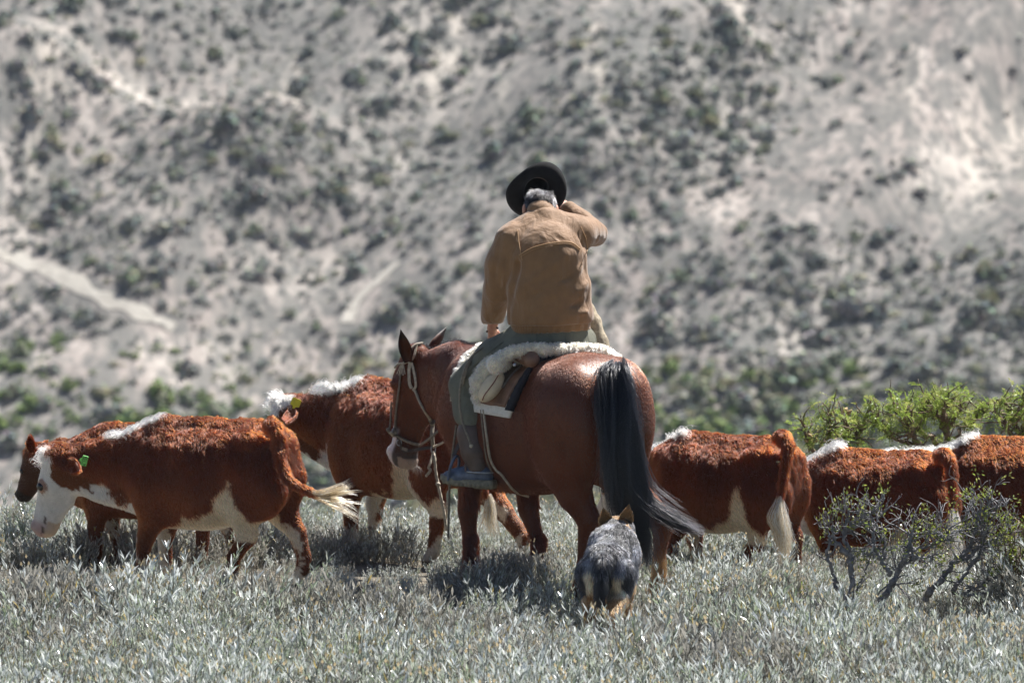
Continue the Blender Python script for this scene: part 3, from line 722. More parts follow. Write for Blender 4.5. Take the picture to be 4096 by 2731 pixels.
    return F, dict(poll=poll, hd=hd, lat=lat, up=up, hl=hl)

def make_cow(name, label, c, poll, muzzle, feet, coat, tail, ears, fur_n=52000, seed=1, crest=None, switch=None, forelock=True, ear_tag=None, neck_r=(.20, .15, .115), lat_head=None, eye_sides=(1, -1), len_mul=1.0, head_r=1.0, group='hereford cattle driven across the pasture'):
    F, hd = cow_body(c, poll, muzzle, feet, neck_r=neck_r, lat_head=lat_head, head_r=head_r)
    H = c.H; tp = catmull(tail['bone'], 14)
    F.tube(tp, np.interp(np.linspace(0, 1, 14), [0, .15, .5, 1], np.array([.040, .032, .024, .016])*H*tail.get('thick', 1)), k=.03)
    F.clip_z(-.6)
    V, Q = F.mesh(2); N = vnormals(V, Q)
    V = V+N*(.006*fbm(V, 9, seed, 2))[:, None]
    root = empty(name, c.o, c.A)
    tag(root, label, 'cow', group)
    info = dict(c=c, tail=tp, crest=None, **hd)
    bvh = BVHTree.FromPolygons(V.tolist(), Q.tolist())
    if crest is not None:                                   # the line of the neck from poll to withers, laid on the skin
        path = catmull([hd['poll'], (hd['poll']+c.W(.86, 0, .95))/2, c.W(.84, 0, .97), c.W(.6, 0, .98), c.W(.1, 0, .98)], 160)
        t0, t1 = crest['t']; path = path[int(t0*159):int(t1*159)+1][::3]; ln_ = []
        for q in path:
            hit = bvh.ray_cast(Vector((q[0], q[1], q[2]+1.0)), Vector((0, 0, -1)))[0]
            if hit is not None: ln_.append(np.array(hit))
        info['crest'] = np.array(ln_)
    colr = lambda X: coat(X, info)
    body = link('body', mesh_np('body', V, Q, M_COW, colors=colr(V)*np.where(colr(V)[:, 2:] > .15, .75, .38)), root)
    for pts in ears:
        e0, e1, w, face = pts
        ev, eq = ear_np(e0, e1, w, face)
        ecol = np.where(np.linspace(0, 1, len(ev))[:, None] < .5, RED*.9, RED*.75)
        eo = link('ear', mesh_np('ear', ev, eq, M_COW, colors=np.broadcast_to(RED*.8, ev.shape)), root)
        ep, en = scatter(ev, eq, 1500, seed=seed+9)
        fur('ear_hair', ep, en, .022, np.broadcast_to(unit(np.asarray(e1)-np.asarray(e0)), ep.shape), np.broadcast_to(RED, ep.shape), M_FUR, eo, width=.0011, lift=.45, grav=.3, seed=seed)
    r = hd['hl']
    for sd in eye_sides:
        ec = hd['poll']+hd['hd']*.375*r+hd['lat']*sd*.178*r*head_r+hd['up']*.075*r
        v, f = sphere_np(ec, .058*r); link('eye', mesh_np('eye', v, f, M_EYE), root)
    # coat
    def dens(X):
        L = c.loc(X); hx = ((X-hd['poll'])@hd['hd'])/r; face = (hx > .1)*(np.linalg.norm(X-hd['poll'], axis=1) < 1.25*r)
        return np.where(face, .55, 1.0)*np.where(L[:, 2] < .12, .35, 1)
    Pn, Nn = scatter(V, Q, int(fur_n*1.5), dens, seed)
    keep = Nn[:, 1] < .75; Pn, Nn = Pn[keep], Nn[keep]
    L = c.loc(Pn); hx = ((Pn-hd['poll'])@hd['hd'])/r; isface = (hx > .05) & (np.linalg.norm(Pn-hd['poll']-hd['hd']*.5*r, axis=1) < .72*r)
    top = smooth(.45, .9, L[:, 2]); ln = (.015+.013*top)*len_mul*np.where(L[:, 2] < .36, .55, 1)*np.where(isface, .35, 1)
    D = -c.f*(.55)+np.array([0, 0, -.75])
    D = np.where(isface[:, None], -hd['hd']*.5+np.array([0, 0, -.3]), np.broadcast_to(D, Pn.shape))
    curl = np.where(isface, .08, .08+.30*top)[:, None]
    cc = colr(Pn+np.random.default_rng(seed+77).normal(0, .008, Pn.shape)); fur('coat_hair', Pn, Nn, ln, D, cc, M_FUR, root, width=.0012, lift=np.where(isface, .2, .38+.12*top), grav=.3, curl=curl, cfreq=28, seed=seed, K=6)
    # white crest along the neck and withers, forelock
    g = np.random.default_rng(seed+3)
    def tufts(name_, line, n, ln_, spreadr, col, dirn, lift=.7, width=.0014, curl_=.3):
        q = catmull(line, 40); i = g.integers(0, 40, n); X = q[i]+g.normal(0, 1, (n, 3))*spreadr
        Nv = np.broadcast_to(np.array([0, 0, 1.0]), X.shape); fur(name_, X, Nv, ln_*(.35+1.15*g.random(n)**1.5), np.broadcast_to(np.asarray(dirn, float), X.shape), np.broadcast_to(col, X.shape), M_FUR, root, width=width, lift=lift, grav=.35, curl=curl_, cfreq=14, seed=seed+4, jit=.08)
    if crest is not None: tufts('crest_hair', info['crest'], crest.get('n', 5500), crest.get('len', .065), np.array([.012, .022, .010])*crest.get('spread', 1), WHITE*1.02, -c.f*.8+np.array([0, -.5, -.1]), lift=.62)
    if forelock: tufts('forelock', [hd['poll']+hd['up']*.12*r, hd['poll']+hd['up']*.14*r+hd['hd']*.12*r], 1800, .075, .02, WHITE, hd['hd']*.8-c.f*.2+np.array([0, -.2, .2]), lift=.7)
    # tail hair
    k = 650; i0 = g.integers(5, 13, k); 
    if switch is not None:
        n = switch.get('n', 900); out, cols = interp_strands(switch['guides'], n, 18, switch.get('spread', .016), switch.get('lenr', (.4, 1.0)), seed, switch.get('wave', .012), .35, switch['cols'])
        curves_obj('tail_switch', out, np.full(n, .0015), np.clip(cols, .01, .9), M_FUR, root)
    return root, V, Q, info
# ------------------------------------------------------------------ the horse
M_HORSE = coat_mat('horse_coat', rough=.43, spec=.34, noise=.20, nscale=26, bump=.12, bscale=240, stretch=(1, 1, .45), sheen=0.0)
M_HAIRB = hair_mat('horse_hair', .26, .4)
class Frame:
    def __init__(s, ox, oy, oz, head):
        a = R(head); s.o = np.array([ox, oy, oz]); s.f = np.array([math.cos(a), math.sin(a), 0]); s.l = np.array([-math.sin(a), math.cos(a), 0]); s.A = a
    def W(s, x, y, z): return s.o+s.f*x+s.l*y+np.array([0, 0, z])
    def loc(s, Pn): d = Pn-s.o; return np.stack([d@s.f, d@s.l, d[:, 2]], 1)
H = Frame(.59, .04, .0, 126)
HP = [(-.05, 1.24, 1.06, .06), (-.01, 1.37, .94, .18), (.07, 1.44, .84, .275), (.18, 1.485, .76, .325), (.32, 1.49, .72, .335), (.46, 1.465, .67, .325), (.62, 1.43, .625, .335),
      (.82, 1.395, .60, .345), (1.0, 1.395, .605, .325), (1.15, 1.42, .64, .28), (1.28, 1.42, .70, .225), (1.42, 1.36, .78, .18), (1.53, 1.25, .90, .12), (1.57, 1.16, 1.0, .06)]
poll = P(1668, 1412, 1.62); nose = P(1600, 1790, 1.80)
hd = nose-poll; HL = np.linalg.norm(hd); hd /= HL
hlat = np.array([-.62, -.78, .05]); hlat = unit(hlat-hd*(hlat@hd)); hup = np.cross(hd, hlat)          # hup = brow side, to the left
if hup[0] > 0: hup = -hup
F = Field(np.array([-1.0, -.55, -.05]), np.array([1.05, 2.2, 1.72]), .0125)
F.loft(HP, (H.o, H.f, H.l), k=0, ex=2.25)
MB = np.stack([H.f, H.l, [0, 0, 1]])
for sd in (-1, 1):
    F.ell(H.W(.17, sd*.185, 1.17), (.22, .155, .28), k=.08, M=MB)
    F.ell(H.W(.10, sd*.165, .98), (.15, .115, .24), k=.08, M=MB)
    F.ell(H.W(.40, sd*.20, 1.36), (.07, .05, .05), k=.08, M=MB)
    F.ell(H.W(1.30, sd*.15, 1.10), (.16, .09, .26), k=.08, M=MB)
    F.ell(H.W(1.47, sd*.10, 1.05), (.10, .09, .14), k=.07, M=MB)
# legs: (hoof x, hoof y, side)
def hleg(sd, x, y=.135, hock=None):
    hk = hock if hock is not None else x-.10
    F.tube([H.W(.17, sd*.15, 1.08), H.W(.24+.25*(x-.1), sd*.165, .86), H.W(.13+.5*(x-.1), sd*.15, .70), H.W(hk-.01, sd*y, .545), H.W(hk+.015, sd*y, .46), H.W(x-.055, sd*y, .26), H.W(x-.045, sd*y, .17), H.W(x, sd*y, .09), H.W(x+.03, sd*y, .0)],
           [.23, .18, .122, .074, .050, .037, .045, .038, .062], k=.06, L=H.l, flat=[.72, .70, .70, .72, .75, .85, .95, 1, 1])
    F.ell(H.W(hk-.045, sd*y, .57), (.032, .028, .05), k=.03, M=MB)
def fleg(sd, x, y=.135):
    F.tube([H.W(1.32, sd*.15, 1.0), H.W(1.23+.2*(x-1.27), sd*.15, .84), H.W(1.25+.5*(x-1.27), sd*y, .64), H.W(1.27+.7*(x-1.27), sd*y, .47), H.W(x-.02, sd*y, .30), H.W(x-.02, sd*y, .17), H.W(x+.015, sd*y, .09), H.W(x+.04, sd*y, .0)],
           [.155, .112, .078, .062, .041, .045, .038, .060], k=.06, L=H.l, flat=[.7, .75, .78, .88, .9, .95, 1, 1])
hleg(1, .21, .11); hleg(-1, -.07, .225); fleg(1, 1.27, .13); fleg(-1, 1.03, .19)
# neck, bent to the left, and head
wth = H.W(1.30, 0, 1.20); nm = (wth*.45+poll*.55)+np.array([.02, .02, -.03])
nlat = unit(np.cross(np.array([0, 0, 1.0]), poll-wth))
F.tube([wth-np.array([0, 0, .02]), H.W(1.46, .02, 1.22)*.5+nm*.5, nm, poll+hd*.10-hup*.06], [.225, .215, .18, .135], k=.08, L=nlat, flat=[.58, .56, .52, .58])
F.tube([H.W(1.50, .0, 1.10), (H.W(1.5, 0, 1.1)+poll)/2-np.array([0, 0, .16]), poll+hd*.20-hup*.15], [.12, .085, .075], k=.09, L=nlat, flat=[.85, .8, .8])
r = HL
F.tube([poll+hd*.04*r, poll+hd*.26*r, poll+hd*.52*r-hup*.005, poll+hd*.78*r-hup*.015, poll+hd*.98*r-hup*.022], np.array([.165, .20, .168, .122, .122])*r, k=.03, L=hlat, flat=[.72, .72, .68, .74, .80])
F.tube([poll+hd*.16*r-hup*.29*r, poll+hd*.34*r-hup*.30*r, poll+hd*.62*r-hup*.17*r, poll+hd*.93*r-hup*.11*r], np.array([.145, .14, .08, .07])*r, k=.05, L=hlat, flat=[.55, .60, .60, .8])
F.ell(poll+hd*1.03*r-hup*.02*r, np.array([.098, .098, .098])*r, k=.05)
F.ell(poll+hd*1.05*r-hup*.145*r, np.array([.072, .066, .062])*r, k=.04)                                         # lower lip
for sd in (-1, 1):
    F.ell(poll+hd*.30*r+hlat*sd*.125*r+hup*.095*r, np.array([.055, .055, .05])*r, k=.03)                      # brow above the eye
    F.ell(poll+hd*1.0*r+hlat*sd*.062*r+hup*.055*r, np.array([.05, .05, .05])*r, k=.025)                       # nostril
    F.tube([poll+hd*.40*r+hlat*sd*.118*r-hup*.03*r, poll+hd*.64*r+hlat*sd*.095*r-hup*.03*r], np.array([.025, .016])*r, k=.03)   # cheek crest
    F.ridge(poll+hd*.99*r+hlat*sd*.115*r+hup*.085*r, poll+hd*1.045*r+hlat*sd*.105*r+hup*.05*r, .011, .012)
    F.ridge(poll+hd*1.10*r+hlat*sd*.03*r-hup*.10*r, poll+hd*.92*r+hlat*sd*.10*r-hup*.075*r, .010, .012)        # mouth
# muscle relief on quarters and flank
for sd in (-1, 1):
    F.ridge(H.W(.50, sd*.34, 1.30), H.W(.46, sd*.33, .82), .05, .034)
    F.ridge(H.W(.44, sd*.33, .86), H.W(.36, sd*.26, .66), .035, .030)
    F.ridge(H.W(.03, sd*.25, 1.28), H.W(.10, sd*.30, .85), .03, .018)
    F.ridge(H.W(.22, sd*.36, 1.30), H.W(.26, sd*.36, .95), .05, -.012)
    F.ridge(H.W(1.08, sd*.32, 1.3), H.W(1.12, sd*.28, .80), .045, .024)
    F.ridge(H.W(.60, sd*.36, 1.02), H.W(.95, sd*.37, .92), .05, -.010)
    F.ridge(H.W(.46, sd*.30, .72), H.W(.75, sd*.30, .66), .03, .014)
    F.ridge(H.W(.36, sd*.22, 1.44), H.W(.46, sd*.26, 1.30), .035, .012)
    for k in range(4): F.ridge(H.W(.66+.09*k, sd*.36, 1.18), H.W(.62+.09*k, sd*.37, .84), .018, .0035)
F.ridge(H.W(-.05, 0, 1.30), H.W(-.05, 0, .90), .03, .02)                                                    # cleft under the dock
V, Q = F.mesh(2); V[:, 2] += ground_z(V[:, 0], V[:, 1])*.8; HV, HQ = V, Q
BAY = np.array([.085, .021, .0048]); BLK = np.array([.020, .012, .009])
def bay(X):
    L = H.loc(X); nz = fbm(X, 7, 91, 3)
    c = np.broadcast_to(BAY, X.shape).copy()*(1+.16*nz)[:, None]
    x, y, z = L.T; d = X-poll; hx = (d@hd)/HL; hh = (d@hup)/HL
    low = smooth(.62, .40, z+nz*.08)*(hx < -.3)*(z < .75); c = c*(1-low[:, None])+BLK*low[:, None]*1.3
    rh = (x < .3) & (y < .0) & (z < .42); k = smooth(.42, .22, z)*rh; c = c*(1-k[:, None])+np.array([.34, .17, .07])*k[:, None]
    pale_top = (smooth(1.28, 1.44, z+nz*.06)*(x < .75)*(.55+.45*fbm(X, 22, 95, 3)))[:, None]*.55; c = c*(1-pale_top)+np.array([.30, .165, .125])*pale_top  # coat turns paler and pinkish, mottled, towards the top of croup and back
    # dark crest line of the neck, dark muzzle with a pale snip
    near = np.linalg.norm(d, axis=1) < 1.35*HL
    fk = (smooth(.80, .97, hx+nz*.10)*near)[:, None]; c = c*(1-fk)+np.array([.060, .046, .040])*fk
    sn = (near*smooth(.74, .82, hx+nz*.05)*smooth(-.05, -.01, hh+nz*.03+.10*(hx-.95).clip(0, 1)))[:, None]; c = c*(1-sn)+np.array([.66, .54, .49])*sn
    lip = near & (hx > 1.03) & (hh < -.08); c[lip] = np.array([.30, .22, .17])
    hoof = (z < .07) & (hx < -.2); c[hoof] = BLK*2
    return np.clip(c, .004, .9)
horse = tag(empty('horse', H.W(.6, 0, 0), H.A), 'bay horse with a long black tail, ridden by the man in the tan jacket', 'horse')
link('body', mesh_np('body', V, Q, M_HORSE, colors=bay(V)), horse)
HBVH = BVHTree.FromPolygons(V.tolist(), Q.tolist())
def on(bvh, px, py, off=.01, Y=1.5):
    """point on a body where the photo shows it, lifted off the skin"""
    d = P(px, py, 10)-CAM; d = Vector(d).normalized(); h = bvh.ray_cast(Vector(CAM), d)
    if h[0] is None: return P(px, py, Y)
    return np.array(h[0])-np.array(d)*off*.6+np.array(h[1])*off*.6
M_EARH = coat_mat('horse_ear_skin', rough=.5, spec=.3, noise=.2, bump=.1)
for b0, b1, w, fc in ((P(1632, 1452, 1.52), P(1606, 1312, 1.47), .085, (-.35, -1, .05)), (poll+np.array([.06, .15, -.01]), P(1793, 1312, 1.80), .080, (-.9, .5, 0))):
    ev, eq = ear_np(b0, b1, w, fc, cup=.42, n=12, thick=.009)
    t = ((ev-b0)@(b1-b0))/((b1-b0)@(b1-b0)); ec = BAY*(1-t[:, None]*.2)*.75+0; ec = np.where((t > .72)[:, None], BLK*1.3, ec)
    inner = np.arange(len(ev)) < len(ev)//2; m7 = (np.arange(len(ev)) % 7); ec = np.where((inner & ((m7 == 0) | (m7 == 6)))[:, None], BLK*1.4, ec)
    link('ear', mesh_np('ear', ev, eq, M_EARH, colors=ec), horse)
for sd in (-1, 1):
    v, f = sphere_np(poll+hd*.335*HL+hlat*sd*.135*HL+hup*.065*HL, .030*HL*1.2); link('eye', mesh_np('eye', v, f, M_EYE), horse)
g = np.random.default_rng(77)
def interp_strands(guides, n, K, spread, lenr=(.6, 1.0), seed=1, wave=.01, root_spread=.4, cols=None):
    g = np.random.default_rng(seed); gd = [catmull(q, 40) for q in guides]; out = np.empty((n, K, 3)); cc = np.empty((n, 3))
    ncl = max(6, n//28); ca = g.integers(0, len(gd), (ncl, 2)); ct = g.random(ncl)**.8; co = g.normal(0, 1, (ncl, 3)); ph = g.random(ncl)*6.28; cm = g.normal(0, .12, ncl)
    for q in range(n):
        k = g.integers(0, ncl); t = ct[k]*.5+.02*g.normal(); w = gd[ca[k, 0]]*(1-t)+gd[ca[k, 1]]*t
        e = lenr[0]+(lenr[1]-lenr[0])*g.random()**.6; u = np.linspace(0, e, K)*39; i = np.minimum(u.astype(int), 38); f = (u-i)[:, None]; w = w[i]*(1-f)+w[i+1]*f
        s = np.linspace(0, 1, K)[:, None]
        out[q] = w+co[k]*spread*(root_spread+(1-root_spread)*s)+g.normal(0, 1, 3)*spread*.28*(.6+.6*s)+np.sin(s*7+ph[k])*np.array([wave, wave*.3, 0])*s+g.normal(0, .0011, (K, 3)).cumsum(0)
        cc[q] = np.array(cols[g.integers(0, len(cols))])*(.7+.6*g.random())*(1+cm[k])
    return out, np.clip(cc, .002, .9)
BH = [(.013, .014, .019), (.018, .018, .024), (.024, .022, .023)]
tb = H.W(-.03, 0, 1.40)
GT = [PP((2455, 1462, .02), (2420, 1500, -.06), (2408, 1600, -.16), (2420, 1750, -.22), (2440, 1920, -.24), (2470, 2060, -.25), (2530, 2200, -.26)),
      PP((2470, 1452, .02), (2470, 1490, -.10), (2470, 1620, -.20), (2475, 1800, -.25), (2500, 2000, -.27), (2560, 2140, -.28), (2590, 2280, -.28)),
      PP((2490, 1455, .02), (2510, 1500, -.10), (2522, 1620, -.19), (2545, 1800, -.24), (2560, 1980, -.26), (2600, 2110, -.27), (2630, 2260, -.27)),
      PP((2480, 1455, .02), (2500, 1490, -.10), (2510, 1620, -.21), (2520, 1800, -.26), (2535, 1980, -.28), (2580, 2120, -.28), (2600, 2300, -.28)),
      PP((2455, 1458, .02), (2430, 1495, -.08), (2430, 1620, -.18), (2450, 1800, -.24), (2470, 1960, -.25), (2520, 2110, -.26), (2570, 2230, -.26))]
GS = [PP((2495, 1460, .02), (2515, 1520, -.12), (2535, 1700, -.2), (2560, 1880, -.22), (2610, 1990, -.24), (2710, 2055, -.25), (2835, 2122, -.25)),
      PP((2495, 1460, .02), (2512, 1520, -.12), (2532, 1700, -.2), (2560, 1880, -.22), (2600, 2020, -.24), (2690, 2090, -.25), (2800, 2130, -.25))]
o1, c1 = interp_strands(GT, 2800, 26, .0105, (.30, 1.0), 5, .026, .5, BH)
o2, c2 = interp_strands(GS, 800, 26, .013, (.6, 1.0), 6, .014, .5, BH)
o3, c3 = interp_strands(GT+GS[:1], 420, 26, .045, (.4, .95), 9, .045, .4, BH)
c2 = c2*.45
curves_obj('tail', np.vstack([o1, o2, o3]), np.full(4020, .0016), np.vstack([c1, c2, c3]), M_HAIRB, horse)
# clipped mane along the crest, and the brush of short hair over the dock
mp0 = catmull([poll+np.array([.03, .03, .0]), nm, H.W(1.33, 0, 1.45)], 60); mpt = []
for q in mp0:
    hh_ = HBVH.ray_cast(Vector((q[0], q[1], q[2]+.6)), Vector((0, 0, -1)))[0]
    if hh_ is not None: mpt.append(np.array(hh_))
mpt = np.array(mpt); i = g.integers(0, len(mpt), 2600); X = mpt[i]+g.normal(0, .009, (2600, 3))-np.array([0, 0, .006])
fur('mane', X, np.broadcast_to(np.array([0, 0, 1.0]), X.shape), .020, np.broadcast_to(np.array([.35, -.7, -.3]), X.shape), np.broadcast_to(np.array([.02, .016, .015]), X.shape), M_HAIRB, horse, width=.0014, lift=.4, grav=.3, curl=.04)
# whiskers on the chin, feather at the fetlocks and elbow
wk = []; base = poll+hd*1.08*HL-hup*.12*HL
for k in range(90):
    a = base+hlat*g.normal(0, .02)+hup*g.normal(0, .045)+hd*g.normal(0, .008); d = unit(hd*1.0-hup*.5+g.normal(0, .35, 3)); L = .03+.04*g.random(); t = np.linspace(0, 1, 5)[:, None]
    wk.append(a+d*L*t-hup*.012*t*t)
curves_obj('chin_whisker', np.array(wk), np.full(90, .0009), np.tile([.45, .38, .32], (90, 1)), M_HAIRB, horse)
Pn, Nn = scatter(V, Q, 60000, lambda X: np.where((H.loc(X)[:, 2] < .34) & (H.loc(X)[:, 2] > .05), 1, 0)+np.where((H.loc(X)[:, 2] < .80) & (H.loc(X)[:, 2] > .5) & (H.loc(X)[:, 0] > 1.0) & (H.loc(X)[:, 0] < 1.25), .5, 0), 8)
Lc = H.loc(Pn); kk = (Nn@H.f < .2); Pn, Nn, Lc = Pn[kk][:9000], Nn[kk][:9000], Lc[kk][:9000]
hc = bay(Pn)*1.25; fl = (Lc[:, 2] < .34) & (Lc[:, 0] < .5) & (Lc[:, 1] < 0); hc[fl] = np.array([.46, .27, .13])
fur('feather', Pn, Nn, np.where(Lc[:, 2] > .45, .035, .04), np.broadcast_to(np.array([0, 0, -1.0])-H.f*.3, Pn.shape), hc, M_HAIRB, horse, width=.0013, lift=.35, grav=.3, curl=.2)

# short coat, lying back along the body, so that the surface and the outline are hair
Pn, Nn = scatter(V, Q, 110000, None, 12); kk = Nn[:, 1] < .55; Pn, Nn = Pn[kk], Nn[kk]
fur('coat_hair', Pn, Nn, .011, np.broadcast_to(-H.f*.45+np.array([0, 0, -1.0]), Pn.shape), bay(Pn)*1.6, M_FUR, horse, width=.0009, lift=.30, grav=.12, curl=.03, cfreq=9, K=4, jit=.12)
# ------------------------------------------------------------------ the cattle
def line_dist(X, a, b):
    a = np.asarray(a); b = np.asarray(b); t = np.clip(((X-a)@(b-a))/((b-a)@(b-a)), 0, 1); return np.linalg.norm(X-a-t[:, None]*(b-a), axis=1)
def hereford(face=True, belly=.46, flank=.10, legs=.15, seed=1, crest=None, bib=True, white_far=True, neckspots=()):
    """red coat, white face, bib, belly and socks, with ragged edges"""
    def f(X, I):
        c = I['c']; L = c.loc(X); nz = fbm(X, 9, seed, 3)*.055+fbm(X, 34, seed+2, 2)*.02
        col = np.broadcast_to(RED, X.shape).copy(); col *= (1+.22*fbm(X, 6, seed+8, 3))[:, None]
        x, y, z = L.T; h = I['hl']; d = X-I['poll']; hx = (d@I['hd'])/h; hu = (d@I['up'])/h; ry = np.linalg.norm(d-np.outer(d@I['hd'], I['hd']), axis=1)/h
        # belly, rising into the flank
        flankx = np.exp(-((x-.30)/.075)**2)
        bz = belly-.05+(flank)*flankx*1.8-.25*smooth(.60, .80, x)*(x < .95)-.06*smooth(.2, .0, x)
        bel = (z < bz+nz*1.1) & (x > .02) & (x < 1.0) & (z > .30)
        uc = smooth(.0, .22, np.abs(y)-.10)
        col[bel] = CREAM*(1+.12*fbm(X[bel], 12, seed+4, 2))[:, None]
        # legs: red outside, pale inside and below
        leg = z < .40; inner = (np.abs(y) < .085+nz*.6) & leg; sock = (z < legs+nz*1.5) & leg
        col[inner | sock] = np.array([.62, .53, .42])
        hoof = z < .035; col[hoof] = DARK
        # bib and brisket
        if bib:
            bb = (x > .93) & (z < .60+nz) & (np.abs(y) < .12+nz); col[bb] = WHITE*.92
        if face:
            fc = (hx > -.02+nz*1.2) & (hx < 1.25) & (ry < .62) & ((hu > .05-.30*smooth(.1, .45, hx)+nz) | (hx > .30+nz*1.6))
            col[fc] = WHITE*.95*(1+.06*fbm(X[fc], 20, seed+6, 2))[:, None]
            ns = (smooth(.80, .98, hx+nz*1.2+.15*hu)*(ry < .4)*(hx < 1.3))[:, None]; col[:] = col*(1-ns)+np.array([.46, .32, .29])*ns
            for sd_ in (-1, 1):
                nd = np.linalg.norm(X-(I['poll']+I['hd']*1.03*h+I['lat']*sd_*.095*h+I['up']*.055*h), axis=1)/h; col[nd < .042] = np.array([.05, .03, .028])
                ed = np.linalg.norm(X-(I['poll']+I['hd']*.375*h+I['lat']*sd_*.175*h+I['up']*.075*h), axis=1)/h; rim = (ed < .095) & fc; col[rim] = np.array([.36, .22, .16])
            mo = (np.abs(hu+.075) < .012) & (hx > .76) & (hx < 1.2); col[mo] = np.array([.16, .10, .08])
            lp = (hx > .8) & (hx < 1.3) & (ry < .45) & (hu < -.10); col[lp] = np.array([.52, .40, .30])
        else:
            fc = (hx > .0) & (hx < 1.25) & (ry < .5); col[fc] = RED*.55
            ns = (hx > .84) & (ry < .4); col[ns] = DARK
        if I['crest'] is not None:
            for a, b in zip(I['crest'][:-1], I['crest'][1:]):
                m = line_dist(X, a, b) < .036+nz*.35; col[m] = WHITE
        for a, b, r_ in neckspots:
            m = line_dist(X, np.asarray(a), np.asarray(b)) < r_+nz*.3; col[m] = WHITE*.9
        return np.clip(col, .005, .9)
    return f
BLOND = [(.60, .52, .38), (.48, .38, .25), (.72, .66, .55), (.26, .18, .10)]
PALE = [(.74, .66, .54), (.66, .54, .40), (.56, .38, .22), (.78, .74, .68)]
def top_pt(V, px, Yr=None):
    """highest skin point near a picture column"""
    d = V-CAM; col = 2048+FPX*d[:, 0]/(d[:, 1]*math.cos(PITCH)-d[:, 2]*math.sin(PITCH)); m = np.abs(col-px) < 14; q = V[m]; return q[np.argmax(q[:, 2])]

# nearest: young cow with the green tag
c = Cow(158, (P(1150, 2330, .95)[0], .95), .98, 1.0)
poll = P(238, 1830, 1.40); muz = P(160, 2120, 1.50)
cow1, V1, Q1, I1 = make_cow('cow', 'white-faced red calf with a green numbered ear tag and blond tail swung out', c, poll, muz,
         (c.foot_x(905, 0, 1), c.foot_x(1190, 0, -1), c.foot_x(560, 0, 1), c.foot_x(660, 0, -1)),
         hereford(seed=3, belly=.50, flank=.11),
         dict(bone=PP((1085, 1700, .84), (1112, 1735, .80), (1120, 1830, .76), (1150, 1910, .70), (1210, 1955, .62), (1260, 1975, .58)), thick=1.155),
         [(P(262, 1850, 1.28), P(330, 1880, 1.12), .095, (-.3, -1, .1)), (P(232, 1828, 1.5), P(270, 1790, 1.62), .07, (-.5, -1, 0))],
         seed=11, fur_n=64000, crest=dict(t=(.25,.5), n=7000, len=.06),
         switch=dict(guides=[PP((1225, 1955, .61), (1300, 1965, .56), (1350, 1935, .55), (1415, 1955, .55)), PP((1220, 1965, .61), (1290, 1985, .56), (1360, 1975, .55), (1440, 1950, .55)),
                             PP((1215, 1970, .61), (1290, 2000, .56), (1360, 2040, .56), (1440, 2110, .57)), PP((1215, 1960, .61), (1280, 1975, .56), (1330, 1960, .55), (1395, 1925, .55))], n=420, spread=.016, wave=.022, lenr=(.45, 1.0), cols=BLOND),
         lat_head=(-.3, -1, 0))

# ear tags: a moulded flag with a button and its number
def ear_tag(root, pos, right, up, w, h, mat, lines, shape='flag'):
    r = unit(np.asarray(right, float)); u = np.asarray(up, float); u = unit(u-r*(u@r)); nrm = np.cross(r, u); pos = np.asarray(pos)
    if shape == 'flag': o = [(-.5, -.5), (.5, -.5), (.5, .32), (.18, .42), (.10, .62), (-.10, .62), (-.18, .42), (-.5, .32)]
    else: o = [(-.5, -.38), (-.38, -.5), (.38, -.5), (.5, -.38), (.5, .38), (.16, .5), (.10, .75), (-.10, .75), (-.16, .5), (-.5, .38)]
    n = len(o); a = np.array([pos+r*x*w+u*y*h+nrm*.0025 for x, y in o]); b = a-nrm*.005
    V = np.vstack([a, b, [a.mean(0)], [b.mean(0)]]); Q = [(i, i+n, (i+1) % n+n, (i+1) % n) for i in range(n)]
    T = [(2*n, i, (i+1) % n) for i in range(n)]+[(2*n+1, (i+1) % n+n, i+n) for i in range(n)]
    t = link('ear_tag', mesh_np('ear_tag', V, [np.array(Q), np.array(T)], mat, smooth_shade=False), root)
    v, f = sphere_np(pos+u*h*.55+nrm*.004, .006, 6, (1, 1, .6)); link('tag_button', mesh_np('tag_button', v, f, mat), t)
    for body, sz, off in lines: text_obj('tag_number', body, sz, pos+u*off*h+nrm*.0036, r, u, M_INK, t)
    return t
tp_ = P(336, 1842, 1.02)
ear_tag(cow1, tp_, (.26, -.3, .95), (-.95, 0, .26), .066, .040, M_TAGG, [('A 159', .026, -.22), ('MG7944', .013, .16)])

